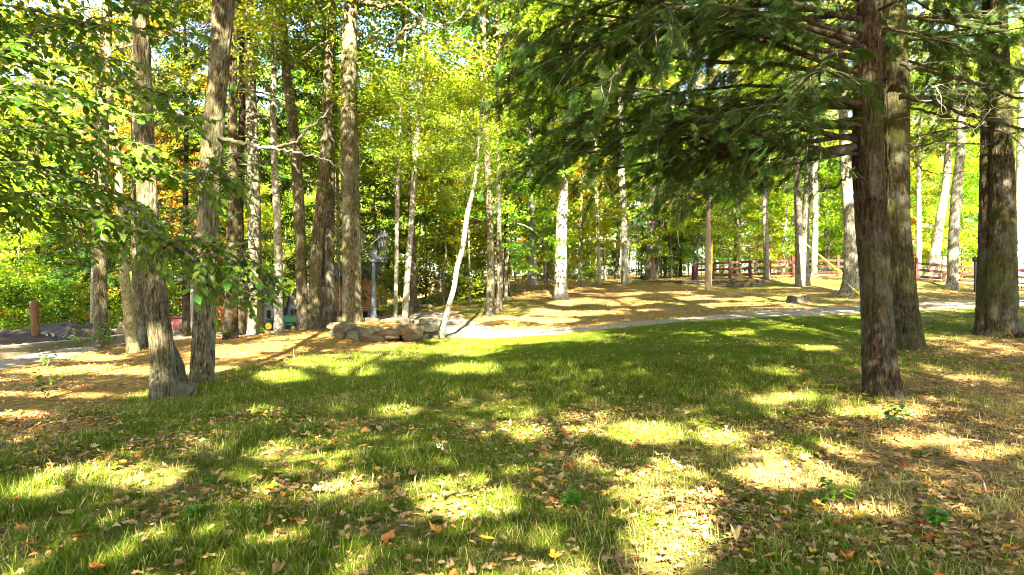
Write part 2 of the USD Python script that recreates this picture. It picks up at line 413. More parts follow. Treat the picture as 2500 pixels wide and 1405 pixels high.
plain('field_stone', (0.085, 0.068, 0.040), 0.9, 0.45, 5, 0.5)
plain('field_stone_tan', (0.10, 0.074, 0.040), 0.9, 0.4, 6, 0.5)
plain('field_stone_grey', (0.070, 0.062, 0.042), 0.9, 0.4, 6, 0.5)
plain('wall_concrete', (0.20, 0.175, 0.12), 0.9, 0.35, 3.5, 0.5)
plain('lamp_paint', (0.085, 0.10, 0.125), 0.45, 0.15, 12)
plain('black_paint', (0.018, 0.02, 0.022), 0.45, 0.2, 12)
plain('fence_red', (0.055, 0.015, 0.009), 0.75, 0.4, 9, 0.2, stretch=(1, 1, 1))
plain('pole_wood', (0.21, 0.155, 0.11), 0.85, 0.35, 10, 0.3, stretch=(1, 1, 0.1))
plain('post_wood', (0.105, 0.052, 0.025), 0.85, 0.4, 10, 0.3, stretch=(1, 1, 0.1))
plain('siding_wood', (0.34, 0.145, 0.045), 0.6, 0.3, 6, 0.2, stretch=(1, 1, 6))
plain('door_wood', (0.33, 0.125, 0.05), 0.65, 0.3, 7, 0.2, stretch=(6, 6, 1))
plain('roof_shingle', (0.028, 0.025, 0.022), 0.9, 0.35, 20, 0.3)
plain('tarp_black', (0.028, 0.028, 0.032), 0.35, 0.4, 5, 0.2, spec=0.6)
plain('tarp_brown', (0.03, 0.018, 0.011), 0.6, 0.5, 6, 0.4)
plain('dark_soil', (0.035, 0.027, 0.023), 0.95, 0.5, 9, 0.5)
plain('tractor_green', (0.02, 0.13, 0.035), 0.4, 0.15, 8, spec=0.5)
plain('tractor_yellow', (0.62, 0.42, 0.02), 0.45, 0.1, 8)
plain('rubber', (0.02, 0.02, 0.02), 0.8, 0.2, 20)
plain('guard_yellow', (0.32, 0.22, 0.008), 0.45, 0.1, 8)
plain('steel_cable', (0.45, 0.45, 0.45), 0.4, 0.1, 8, metal=0.6)
plain('bin_red', (0.17, 0.06, 0.05), 0.6, 0.3, 8)
plain('grey_shed', (0.30, 0.27, 0.25), 0.8, 0.2, 8)
plain('petal_white', (0.28, 0.26, 0.21), 0.6, 0.1, 30)
plain('heart_wood', (0.24, 0.16, 0.09), 0.9, 0.5, 14, 0.5)
plain('bulb_amber', (0.75, 0.50, 0.16), 0.3, 0.1, 10)
mat('lantern_glass', {'t': ('transparent_bsdf', {'color': (0.93, 0.95, 0.93)}), 'g': ('glossy_bsdf', {'roughness': 0.06}), 'f': ('fresnel', {'IOR': 1.45}), 'x': ('mix_closure', {})},
    [('f.fac', 'x.fac'), ('t.BSDF', 'x.closure1'), ('g.BSDF', 'x.closure2')], surface='x.closure')

# ground: per-vertex amounts say where turf, needles and litter lie; noise gives the grain
mat('ground_cover', {
    'g': ('geometry', {}),
    'turf': ('attribute', {'attribute': 'turf'}), 'need': ('attribute', {'attribute': 'needle'}),
    'n1': ('noise_texture', {'scale': 16, 'detail': 8, 'roughness': 0.75}),
    'lit': ('rgb_ramp', {'ramp': [(0.32, (0.030, 0.016, 0.007)), (0.46, (0.13, 0.075, 0.026)), (0.57, (0.26, 0.165, 0.055)), (0.70, (0.42, 0.30, 0.13))]}),
    'n2': ('noise_texture', {'scale': 14, 'detail': 8, 'roughness': 0.75}),
    'grn': ('rgb_ramp', {'ramp': [(0.30, (0.03, 0.025, 0.007)), (0.44, (0.075, 0.075, 0.012)), (0.54, (0.13, 0.105, 0.03)), (0.70, (0.26, 0.20, 0.08))]}),
    'mp': ('mapping', {'scale': (4.5, 15.0, 8.0), 'rotation': (0, 0, 0.5)}),
    'n3': ('noise_texture', {'scale': 2.2, 'detail': 8, 'roughness': 0.72, 'distortion': 0.4}),
    'ndl': ('rgb_ramp', {'ramp': [(0.32, (0.045, 0.020, 0.005)), (0.47, (0.15, 0.082, 0.020)), (0.60, (0.27, 0.17, 0.048)), (0.72, (0.42, 0.29, 0.10))]}),
    'x1': ('mix', {}), 'x2': ('mix', {}), 'x3': ('mix', {'color2': (0.090, 0.128, 0.008)}), 'lush': ('attribute', {'attribute': 'lush'}),
    'tn': ('math', {'math_type': 'multiply_add', 'value2': 1.6}), 'ts': ('math', {'math_type': 'multiply_add', 'value2': 2.4, 'value3': -1.25}), 'tc': ('clamp', {}),
    'b': ('bump', {'strength': 0.8, 'distance': 0.03}),
    'p': ('principled_bsdf', {'roughness': 0.95, 'specular_ior_level': 0.1})},
    [('g.position', 'n1.vector'), ('n1.fac', 'lit.fac'), ('g.position', 'n2.vector'), ('n2.fac', 'grn.fac'),
     ('g.position', 'mp.vector'), ('mp.vector', 'n3.vector'), ('n3.fac', 'ndl.fac'),
     ('turf.fac', 'ts.value1'), ('n1.fac', 'tn.value1'), ('ts.value', 'tn.value3'), ('tn.value', 'tc.value'),
     ('tc.result', 'x1.fac'), ('lit.color', 'x1.color1'), ('lush.fac', 'x3.fac'), ('grn.color', 'x3.color1'), ('x3.color', 'x1.color2'),
     ('need.fac', 'x2.fac'), ('x1.color', 'x2.color1'), ('ndl.color', 'x2.color2'), ('x2.color', 'p.base_color'),
     ('n1.fac', 'b.height'), ('b.normal', 'p.normal')])
mat('gravel', {
    'g': ('geometry', {}), 'n': ('noise_texture', {'scale': 30, 'detail': 6, 'roughness': 0.8}),
    'r': ('rgb_ramp', {'ramp': [(0.3, (0.075, 0.065, 0.05)), (0.55, (0.19, 0.17, 0.14)), (0.75, (0.30, 0.275, 0.235))]}),
    'n2': ('noise_texture', {'scale': 1.6, 'detail': 6, 'roughness': 0.7}), 'r2': ('rgb_ramp', {'ramp': [(0.46, (0, 0, 0)), (0.62, (0.8, 0.8, 0.8))]}),
    'x': ('mix', {'color2': (0.22, 0.15, 0.075)}),
    'b': ('bump', {'strength': 0.6, 'distance': 0.02}), 'p': ('principled_bsdf', {'roughness': 0.9, 'specular_ior_level': 0.2})},
    [('g.position', 'n.vector'), ('n.fac', 'r.fac'), ('g.position', 'n2.vector'), ('n2.fac', 'r2.fac'), ('r2.color', 'x.fac'), ('r.color', 'x.color1'), ('x.color', 'p.base_color'),
     ('n.fac', 'b.height'), ('b.normal', 'p.normal')])
plain('road_concrete', (0.42, 0.41, 0.39), 0.9, 0.12, 3, 0.2)

plain('mossy_stone', (0.055, 0.048, 0.028), 0.9, 0.5, 9, 0.6)
# ------------------------------------------------------------------ leaves, limbs, crowns
def leaf_quads(c, d, n, L, W, tone, fold=0.25, detail=0):
    """Leaves as folded blades. c: base points, d: midrib directions, n: leaf normals, L, W: length and half width."""
    c, d = np.asarray(c, float), unit(d)
    n = unit(n - (n * d).sum(1, keepdims=True) * d)
    s = np.cross(d, n)
    L, W = np.broadcast_to(L, len(c))[:, None], np.broadcast_to(W, len(c))[:, None]
    if detail == 0:
        v = np.stack([c, c + d * L * 0.45 + s * W + n * W * fold, c + d * L, c + d * L * 0.45 - s * W + n * W * fold], 1)
        f = np.array([[0, 1, 2], [0, 2, 3]])
    else:
        v = np.stack([c, c + d * L * .22 + s * W * .72 + n * W * fold, c + d * L * .52 + s * W + n * W * fold, c + d * L * .82 + s * W * .5 - n * L * .02, c + d * L - n * L * .08,
                      c + d * L * .82 - s * W * .5 - n * L * .02, c + d * L * .52 - s * W + n * W * fold, c + d * L * .22 - s * W * .72 + n * W * fold, c + d * L * .5], 1)
        f = np.array([[8, k, (k + 1) % 8] for k in range(8)])
    m = v.shape[1]
    F = (np.arange(len(c))[:, None, None] * m + f[None]).reshape(-1, 3)
    return v.reshape(-1, 3), F, np.repeat(tone, m)


def rand_dirs(rng, n, up=0.0):
    d = rng.normal(size=(n, 3))
    d[:, 2] += up
    return unit(d)


def branch_path(rng, p0, d0, L, n=8, droop=0.0, wander=0.25, lift=0.0):
    p, d = [np.asarray(p0, float)], unit(np.asarray(d0, float))
    for k in range(n):
        d = unit(d + rng.normal(0, wander, 3) / math.sqrt(n) + np.array([0, 0, (lift - droop) / n]))
        p.append(p[-1] + d * L / n)
    return np.array(p)


def crown_mesh(seed, z0, z1, R, limbs=14, subs=5, per=70, leaf=0.17, flat=0.45, rise=0.6, shape='round', trunk_r=0.12, clump=0.62, base=None, low=0.0, tone_shift=0.0, inner=0.25):
    """Limbs (tubes) and leaves of a broadleaf crown about the z axis from z0 to z1, radius R."""
    rng = np.random.default_rng(seed)
    tubes, C, N, T = [], [], [], []
    for i in range(limbs):
        u = (i + rng.uniform(0.1, 0.9)) / limbs
        z = z0 + (z1 - z0) * u * 0.86
        if shape == 'round':
            L = R * (0.45 + 0.75 * math.sin(math.pi * min(1, 0.18 + u * 0.82)))
        elif shape == 'layer':
            L = R * (1.05 - 0.55 * u)
        else:
            L = R * (0.75 + 0.35 * rng.random() - 0.35 * u)
        az = i * 2.399 + rng.uniform(-0.5, 0.5)
        d0 = np.array([math.cos(az), math.sin(az), rise * (0.5 + u)])
        p = branch_path(rng, (0, 0, z), d0, L, 7, droop=0.55 if shape == 'layer' else 0.25, wander=0.35)
        r0 = trunk_r * (0.45 - 0.25 * u)
        tubes.append(tube(p, np.linspace(r0, r0 * 0.15, 8), 5, False))
        for k in range(subs):
            t = rng.uniform(inner, 1.0) if k < subs - 1 else 1.0
            a = p[min(7, int(t * 7))]
            dd = unit(p[min(7, int(t * 7) + 1)] - p[max(0, int(t * 7) - 1)] + 1e-9)
            d1 = unit(dd + rng.normal(0, 0.75, 3) * [1, 1, 0.55])
            q = branch_path(rng, a, d1, L * rng.uniform(0.2, 0.45), 4, droop=0.3, wander=0.4)
            tubes.append(tube(q, np.linspace(r0 * 0.3, r0 * 0.06, 5), 3, False))
            for e in (q[2], q[4]):
                m = max(4, int(per * rng.uniform(0.5, 1.4)))
                off = rng.normal(0, 1, (m, 3)) * clump * np.array([0.62, 0.62, flat * 0.6])
                C.append(e + off)
                N.append(np.broadcast_to(rng.normal(0, 0.25, 3) + [0, 0, 1], (m, 3)))
                base_t = rng.normal(0.45, 0.22) + tone_shift + 0.12 * u
                T.append(np.clip(base_t + rng.normal(0, 0.10, m), 0, 1))
    C, N, T = np.vstack(C), np.vstack(N), np.concatenate(T)
    odd = rng.random(len(T)) < 0.012
    T = np.where(odd, rng.uniform(0.9, 1.0, len(T)), T)
    n = unit(N + rng.normal(0, 0.55, N.shape))
    d = rand_dirs(rng, len(C), -0.25) * [1, 1, 0.6]
    s = rng.uniform(0.7, 1.25, len(C)) * leaf
    lv, lf, lt = leaf_quads(C, d, n, s, s * 0.42, T, 0.3)
    return join(tubes), (lv, lf, lt), len(C)


def trunk_mesh(path, r, sides=24, ridge=0.05, seed=0, flare=0.5, freq=7.0, lobes=5, cap=True):
    """A bark-ridged trunk along path (n x 3, from the ground up) with radii r and a root flare."""
    path, r = np.asarray(path, float), np.asarray(r, float)
    s = np.concatenate([[0], np.cumsum(np.linalg.norm(np.diff(path, axis=0), axis=1))])
    t = unit(np.gradient(path, axis=0))
    a = unit(np.cross(t, np.broadcast_to([0, 1.0, 0], t.shape)))
    b = np.cross(t, a)
    ang = np.arange(sides) * 2 * np.pi / sides
    ca, sa = np.cos(ang), np.sin(ang)
    q = np.stack(np.broadcast_arrays(ca[None] * freq * .5, sa[None] * freq * .5, (s * freq * 0.14 / max(r.max(), .05) * .25)[:, None] + seed * 3.1), -1)
    n = meshkit.fbm(q * 1.6, 4, seed)
    rid = 1 - np.abs(2 * n - 1) * 2.2
    slow = meshkit.fbm(np.stack(np.broadcast_arrays(ca[None] * 0.9, sa[None] * 0.9, (s * 0.8)[:, None] + seed), -1), 2, seed + 40) - 0.5
    fl = np.exp(-s / (r[0] * 2.2))[:, None] * flare * (1 + 0.55 * np.sin(lobes * ang + seed * 1.7)[None] + 0.4 * np.sin((lobes - 2) * ang + seed)[None])
    R = r[:, None] * (1 + ridge * rid + 0.16 * slow + np.maximum(fl, 0))
    v = path[:, None] + R[..., None] * (ca[None, :, None] * a[:, None] + sa[None, :, None] * b[:, None])
    i, j = np.meshgrid(np.arange(len(path) - 1), np.arange(sides), indexing='ij')
    f = np.stack([i * sides + j, i * sides + (j + 1) % sides, (i + 1) * sides + (j + 1) % sides, (i + 1) * sides + j], -1).reshape(-1, 4)
    v = v.reshape(-1, 3)
    f = np.vstack([f[:, [0, 2, 1]], f[:, [0, 3, 2]]])
    tm = trimesh.Trimesh(v[:0] if False else v, f, process=False)
    if tm.volume < 0:
        f = f[:, ::-1]
    if cap:
        e = (len(path) - 1) * sides
        v = np.vstack([v, path[-1]])
        k = np.arange(sides)
        f = np.vstack([f, np.stack([np.full(sides, len(v) - 1), e + k, e + (k + 1) % sides], 1)])
    return v, f


# crowns that several trunks carry, and whole woodland trees: classes, shown only through the copies that refer to them
CLS = '/World/'


def class_mesh(path, m, matname, tone=None):
    v, f = mesh_vf(m)
    prim_mesh(path, v, f, matname, tone=tone)


CROWNS = []


def make_crown_class(seed, h, R, leafmat, **k):
    c = f'{CLS}crown_class_{len(CROWNS):03d}'
    UsdGeom.Xform.Define(stage, c).GetPrim().SetSpecifier(Sdf.SpecifierClass)
    limbs, (lv, lf, lt), n = crown_mesh(seed, 0.0, h, R, **k)
    class_mesh(c + '/limbs', limbs, 'twig_bark')
    class_mesh(c + '/leaves', (lv, lf), leafmat, lt)
    CROWNS.append(c)
    return c


# high crowns of the near trees (their lowest limbs start at 0)
for i in range(5):
    make_crown_class(100 + i, 8.5, 4.6, ['maple_leaves', 'green_leaves', 'maple_leaves', 'yellow_leaves', 'maple_leaves'][i], limbs=17, subs=6, per=56, leaf=0.16, rise=0.75, clump=0.66)

WOODS = []


def make_wood_class(kind, seed, height, r, z0, R, leafmat, bark, lean=0.4, trunk_sides=9, **k):
    c = f'{CLS}wood_class_{len(WOODS):03d}'
    UsdGeom.Xform.Define(stage, c).GetPrim().SetSpecifier(Sdf.SpecifierClass)
    rng = np.random.default_rng(seed)
    zz = np.linspace(-0.4, height * 0.93, 22)
    w = np.cumsum(rng.normal(0, 0.06, (22, 2)), 0) * lean
    w -= w[1]
    path = np.c_[w, zz]
    rr = r * (1 - 0.82 * np.clip(zz / height, 0, 1) ** 1.1)
    tv, tf = trunk_mesh(path, rr, trunk_sides, 0.05, seed, 0.45, 5)
    limbs, (lv, lf, lt), n = crown_mesh(seed + 1, z0, height, R, trunk_r=r, **k)
    wx = np.interp(lv[:, 2], zz, path[:, 0]), np.interp(lv[:, 2], zz, path[:, 1])
    lv[:, 0] += wx[0]; lv[:, 1] += wx[1]
    limbs[0][:, 0] += np.interp(limbs[0][:, 2], zz, path[:, 0]); limbs[0][:, 1] += np.interp(limbs[0][:, 2], zz, path[:, 1])
    class_mesh(c + '/trunk', join([(tv, tf)]), bark)
    class_mesh(c + '/limbs', limbs, bark)
    class_mesh(c + '/crown', (lv, lf), leafmat, lt)
    WOODS.append((kind, c, n))
    return c


for i in range(5):   # tall maples and beeches of the wood
    make_wood_class('tall', 200 + i * 3, 25 + i, 0.17 + 0.02 * i, 6.5 + 1.2 * i, 3.6 + 0.25 * i, ['maple_leaves', 'yellow_leaves', 'maple_leaves', 'green_leaves', 'yellow_leaves'][i], 'forest_bark',
                    limbs=26, subs=6, per=34, leaf=0.24, clump=0.72, rise=0.6, flat=0.6)
for i in range(4):   # young understorey trees with layered sprays
    make_wood_class('young', 240 + i * 3, 8.5 + 1.3 * i, 0.06 + 0.008 * i, 1.5 + 0.5 * i, 2.3 + 0.3 * i, ['maple_leaves', 'yellow_leaves', 'green_leaves', 'maple_leaves'][i], 'forest_bark', lean=0.8, trunk_sides=7,
                    limbs=22, subs=5, per=30, leaf=0.17, clump=0.5, rise=0.35, flat=0.28, shape='layer', inner=0.2)
for i in range(2):   # slim poles with a few leaves
    make_wood_class('pole', 260 + i * 3, 15 + 2 * i, 0.075, 5.5, 1.7, ['maple_leaves', 'green_leaves'][i], 'forest_bark', lean=0.9, trunk_sides=6,
                    limbs=14, subs=4, per=26, leaf=0.18, clump=0.5, rise=0.6, shape='col')
for i in range(2):   # low shrubs
    make_wood_class('shrub', 270 + i * 3, 2.4 + 0.8 * i, 0.02, 0.2, 1.3, ['green_leaves', 'maple_leaves'][i], 'twig_bark', lean=0.4, trunk_sides=5,
                    limbs=14, subs=4, per=26, leaf=0.12, clump=0.33, rise=0.9, shape='round')


make_wood_class('turning', 290, 6.5, 0.05, 1.8, 1.9, 'orange_leaves', 'forest_bark', lean=0.8, trunk_sides=7, limbs=18, subs=4, per=22, leaf=0.15, clump=0.5, rise=0.35, flat=0.3, shape='layer', inner=0.2)
for i in range(2):   # broad open crowns whose gaps let large patches of sun through
    make_wood_class('open', 280 + i * 3, 23, 0.24, 7.5, 4.8, 'maple_leaves', 'forest_bark', limbs=15, subs=4, per=62, leaf=0.22, clump=0.9, rise=0.5, flat=0.7, inner=0.35)


def hemlock_spray(seed, L=0.5, W=0.20, needle=0.017, nw=0.0048, step=0.026, nstep=0.0075):
    """One flat feathery spray along +x."""
    rng = np.random.default_rng(seed)
    xs = np.arange(0.02, L, step)
    segs = []
    for k, x in enumerate(xs):
        u = x / L
        l = W * (0.35 + 0.9 * min(u / 0.25, 1)) * (1 - u) ** 0.75 * rng.uniform(0.75, 1.2) + 0.015
        for sgn in (-1, 1):
            a = math.radians(rng.uniform(42, 62)) * sgn
            segs.append((np.array([x + rng.normal(0, .004), 0, -0.10 * L * u * u]), np.array([math.cos(a), math.sin(a), rng.normal(-0.10, 0.10)]), l))
    segs.append((np.array([0, 0, 0.0]), np.array([1, 0, -0.1]), L))
    B, D, S, Tn = [], [], [], []
    for p0, d, l in segs:
        d = unit(d)
        t = np.arange(0.004, l, nstep)
        pos = p0 + d * t[:, None] + np.c_[0 * t, 0 * t, -0.12 * t * t / max(l, .02)]
        side = unit(np.cross([0, 0, 1.0], d))
        for sgn in (-1, 1):
            B.append(pos)
            D.append(np.broadcast_to(d * 0.55 + side * sgn, pos.shape) + rng.normal(0, 0.16, pos.shape))
            S.append(np.broadcast_to(d, pos.shape))
            Tn.append(np.clip(0.35 + 0.35 * (t / l) + rng.normal(0, 0.08, len(t)), 0, 1))
    B, D, S, Tn = np.vstack(B), unit(np.vstack(D)), np.vstack(S), np.concatenate(Tn)
    l = needle * rng.uniform(0.75, 1.15, len(B))[:, None]
    v = np.stack([B - S * nw, B + S * nw, B + D * l], 1).reshape(-1, 3)
    f = np.arange(len(v)).reshape(-1, 3)
    tv, tf = tube(np.array([[0, 0, 0], [L * .5, 0, -0.025 * L], [L * .95, 0, -0.09 * L]]), [0.0035, 0.0025, 0.0012], 3, False)
    return np.vstack([v, tv]), np.vstack([f, tf + len(v)]), np.concatenate([np.repeat(Tn, 3), np.full(len(tv), 0.0)])


def coarse_spray(rng, n=9, L=0.85, W=0.34):
    """Hemlock spray for trees farther off: pointed strips."""
    V, Fc, T = [], [], []
    k = 0
    for i in range(n):
        u = i / n
        for sgn in (-1, 1):
            l = W * (0.4 + 0.9 * min(u / 0.25, 1)) * (1 - u) ** 0.7 * rng.uniform(0.7, 1.2) + 0.04
            a = math.radians(rng.uniform(40, 62)) * sgn
            p = np.array([u * L, 0, -0.12 * L * u * u])
            d = np.array([math.cos(a), math.sin(a), rng.normal(-0.15, 0.12)])
            s = np.array([-d[1], d[0], 0]) * 0.028
            V += [p, p + d * l * .45 + s, p + d * l, p + d * l * .45 - s]
            Fc += [[k, k + 1, k + 2], [k, k + 2, k + 3]]
            T += [np.clip(0.3 + 0.3 * u + rng.normal(0, .1), 0, 1)] * 4
            k += 4
    return np.array(V), np.array(Fc), np.array(T)


def frames(d, rng, roll=0.35, up=None):
    """Rotation matrices whose x axis is d and whose z axis leans to up."""
    d = unit(d)
    u = np.array([0, 0, 1.0]) + rng.normal(0, roll, d.shape) if up is None else up
    y = unit(np.cross(u, d))
    return np.stack([d, y, np.cross(d, y)], -1)


HEM, HEM_TOP = [], []


def make_hemlock_class(seed, height, r, z0, R, tiers=60, per=9):
    c = f'{CLS}hemlock_class_{len(HEM):03d}'
    UsdGeom.Xform.Define(stage, c).GetPrim().SetSpecifier(Sdf.SpecifierClass)
    rng = np.random.default_rng(seed)
    zz = np.linspace(-0.4, height, 20)
    path = np.c_[np.cumsum(rng.normal(0, .02, (20, 2)), 0), zz]
    tv, tf = trunk_mesh(path, r * (1 - 0.9 * np.clip(zz / height, 0, 1)), 12, 0.06, seed, 0.4, 6)
    tubes, V, Fc, T, n = [], [], [], [], 0
    for i in range(tiers):
        u = (i + .5) / tiers
        z = z0 + (height - z0) * u
        az = i * 2.399 + rng.normal(0, .3)
        L = R * (1 - u) ** 0.8 * rng.uniform(0.7, 1.15) + 0.4
        p = branch_path(rng, (0, 0, z), (math.cos(az), math.sin(az), 0.25), L, 7, droop=0.75, wander=0.2)
        tubes.append(tube(p, np.linspace(0.028, 0.006, 8), 4, False))
        for k in range(max(4, int(per * L / R * 1.6))):
            t = rng.uniform(0.22, 1.0)
            a = p[0] + 0
            j = min(6, int(t * 7)); fr = t * 7 - j
            a = p[j] * (1 - fr) + p[j + 1] * fr
            d = unit(p[j + 1] - p[j])
            side = np.array([-d[1], d[0], 0]) * rng.choice([-1, 1]) * rng.uniform(0.4, 1.1)
            dd = unit(d * rng.uniform(.4, 1) + side + [0, 0, rng.uniform(-.4, .05)])
            M = frames(dd[None], rng, .25)[0]
            sv, sf, st = coarse_spray(rng, 8, rng.uniform(.6, 1.1), .36)
            V.append(sv @ M.T + a); Fc.append(sf + n); T.append(np.clip(st + rng.normal(0, .12), 0, 1)); n += len(sv)
    HEM_TOP.append((join(tubes), np.vstack(V), np.vstack(Fc), np.concatenate(T)))
    class_mesh(c + '/trunk', (tv, tf), 'hemlock_bark')
    class_mesh(c + '/limbs', join(tubes), 'twig_bark')
    class_mesh(c + '/crown', (np.vstack(V), np.vstack(Fc)), 'hemlock_needles', np.concatenate(T))
    HEM.append(c)


make_hemlock_class(300, 17, 0.17, 2.2, 3.2, 80, 12)
make_hemlock_class(303, 12, 0.12, 0.8, 2.7, 64, 12)
make_hemlock_class(306, 20, 0.20, 6.0, 3.4, 70, 12)
# ------------------------------------------------------------------ ground, drive, road
def grid(xs, ys):
    X, Y = np.meshgrid(xs, ys, indexing='ij')
    i, j = np.meshgrid(np.arange(len(xs) - 1), np.arange(len(ys) - 1), indexing='ij')
    m = len(ys)
    q = np.stack([i * m + j, (i + 1) * m + j, (i + 1) * m + j + 1, i * m + j + 1], -1).reshape(-1, 4)
    return X.ravel(), Y.ravel(), np.vstack([q[:, [0, 1, 2]], q[:, [0, 2, 3]]])


def stretch(a, b, n, k):
    t = np.linspace(0, 1, n)
    return a + (b - a) * (np.exp(k * t) - 1) / (math.exp(k) - 1)


ys = np.concatenate([-stretch(0, 60, 26, 2.5)[::-1][:-1], np.linspace(0, 3, 12)[:-1], stretch(3, 48, 250, 1.5)[:-1], stretch(48, 400, 30, 2.0)])
xp = np.concatenate([np.linspace(0, 12, 90)[:-1], stretch(12, 45, 110, 1.0)[:-1], stretch(45, 400, 22, 2.0)])
gx, gy, gf = grid(np.concatenate([-xp[::-1][:-1], xp]), ys)
gz = H(gx, gy)
turf, need = lawn(gx, gy), needle_zone(gx, gy)
path = numbered('/World', 'ground')
prim_mesh(path, np.c_[gx, gy, gz], gf, 'ground_cover', smooth=True, extra={'turf': turf, 'needle': need, 'lush': lush(gx, gy)})
tag(path, 'lawn and leaf-strewn woodland floor', kind='structure')


def ribbon(name, pts, mat_, label, lift=0.03, n=160, m=9, rag=0.35, seed=1):
    """A sheet laid on the ground along (x, y, half width) points with ragged edges."""
    c = spline(pts, n)
    t = unit(np.gradient(c[:, :2], axis=0))
    nn = np.c_[-t[:, 1], t[:, 0]]
    u = np.linspace(-1, 1, m)
    w = c[:, 2][:, None] * (1 + (np.stack([meshkit.fbm(np.c_[np.arange(n) * .12, np.full(n, s), np.full(n, seed)], 3, seed) for s in np.sign(u)], 1) - .5) * 2 * rag * np.abs(u) ** 2)
    X = c[:, 0][:, None] + nn[:, 0][:, None] * u * w
    Y = c[:, 1][:, None] + nn[:, 1][:, None] * u * w
    Z = H(X, Y) + lift * (1 - 1.6 * np.abs(u) ** 8)
    i, j = np.meshgrid(np.arange(n - 1), np.arange(m - 1), indexing='ij')
    q = np.stack([i * m + j, (i + 1) * m + j, (i + 1) * m + j + 1, i * m + j + 1], -1).reshape(-1, 4)
    v = np.stack([X, Y, Z], -1).reshape(-1, 3)
    f = np.vstack([q[:, [0, 2, 1]], q[:, [0, 3, 2]]])
    p = numbered('/World', name)
    prim_mesh(p, v, f, mat_, smooth=True)
    tag(p, label, kind='structure')
    return c


def xyw(px, d, w):
    return ((px - 1250) / FPX * d, d, w)


DRIVE = ribbon('gravel_path', [(40, 23.5, 1.7), xyw(2500, 24.6, 1.6), xyw(2250, 23.6, 1.5), xyw(2050, 23.2, 1.45), xyw(1850, 22.9, 1.25), xyw(1650, 22.7, 1.1), xyw(1450, 22.6, 1.1), xyw(1280, 22.9, 1.3), xyw(1170, 23.4, 1.7), xyw(1060, 25.6, 1.8), xyw(960, 28.5, 1.7), xyw(820, 30.5, 1.7), xyw(680, 31.0, 2.2), xyw(560, 30.5, 2.6), xyw(440, 28.0, 2.2), xyw(330, 25.5, 1.8), xyw(220, 22.5, 1.3), xyw(90, 19.6, 1.1), xyw(-60, 17.2, 1.0), (-22, 12, 1.0)],
               'gravel', 'pale gravel driveway curving past the lawn to the sheds', n=420, m=13)
ribbon('concrete_road', [xyw(2150, 43.5, 1.6), xyw(2300, 43.0, 2.2), xyw(2450, 42.5, 2.4), (36, 42, 2.5), (60, 40, 2.5)], 'road_concrete', 'bright concrete road behind the red fence', lift=0.06, rag=0.05, seed=4)
# ------------------------------------------------------------------ the trees one can tell apart
TREES = {}


def px_path(pts, d, z_top, step, lean_out=1.0):
    """pts: (px, py, width px) from the base up; d: depth, or (depth at base, depth at top). Goes on above the frame to height z_top."""
    d0, d1 = d if np.ndim(d) else (d, d)
    k = np.linspace(0, 1, len(pts))
    Q = np.array([np.r_[P(a, b, d0 + (d1 - d0) * t), c / 2 / FPX * (d0 + (d1 - d0) * t)] for (a, b, c), t in zip(pts, k)])
    Q[0, 2] = float(H(Q[0, 0], Q[0, 1])) - 0.15
    last = Q[-1]
    if z_top > last[2] + 1:
        dirn = (Q[-1, :3] - Q[-2, :3]) / max(Q[-1, 2] - Q[-2, 2], 0.1)
        for u in (0.35, 0.7, 1.0):
            dz = (z_top - last[2]) * u
            Q = np.vstack([Q, np.r_[last[:3] + dirn * dz * (1 - 0.5 * u) * [1, 1, 0] + [0, 0, dz], max(last[3] * (1 - 0.85 * u), 0.03)]])
    L = np.linalg.norm(np.diff(Q[:, :3], axis=0), axis=1).sum()
    return spline(Q, max(12, int(L / step)))


def hero(name, label, pts, d, z_top=17, bark='maple_bark', sides=28, step=0.14, ridge=0.05, flare=0.21, seed=0, crown=None, crown_s=1.0, cat='tree', group=None, parent=None, freq=7.0, lobes=5, crown_z=None, trunk_label=None):
    q = px_path(pts, d, z_top, step)
    base = np.array([q[0, 0], q[0, 1], float(H(q[0, 0], q[0, 1]))])
    t = parent or thing(name, label, cat, base, group)
    part(t, 'trunk', trunk_mesh(q[:, :3], q[:, 3], sides, ridge, seed, flare, freq, lobes), bark, smooth=True, label=trunk_label)
    TREES[t] = q
    if crown is not None:
        zc = crown_z if crown_z is not None else z_top - 8.0
        i = int(np.argmin(np.abs(q[:, 2] - zc)))
        instance(t, 'crown', CROWNS[crown], q[i, :3] - ORIGIN[t], seed * 77 % 360, crown_s)
    return t


def bough(t, pts, d, bark='twig_bark', r=(0.06, 0.012), seed=0, side=5, name='branch', n=24, wob=0.03):
    """A branch through pixels (px, py) at depth(s) d."""
    rng = np.random.default_rng(seed)
    ds = np.linspace(*d, len(pts)) if np.ndim(d) else np.full(len(pts), d)
    q = spline(np.array([P(a, b, e) for (a, b), e in zip(pts, ds)]), n)
    q[1:-1] += rng.normal(0, wob, (n - 2, 3)) * .5
    rr = np.linspace(r[0], r[1], n)
    if t:
        part(t, name, tube(q, rr, side), bark, smooth=True)
    return q


HI = dict(sides=72, step=0.045)
tA = hero('maple_tree', 'thick rough maple trunk with a rotten stem and boulder at its foot', [(398, 985, 67), (399, 940, 56), (395, 850, 50), (382, 740, 50), (372, 650, 46), (362, 540, 43), (356, 400, 41), (350, 250, 38), (346, 100, 36), (342, -10, 35)], (10.2, 10.4), 16, 'maple_bark', seed=1, crown=0, flare=0.09, ridge=0.11, freq=11, **HI)
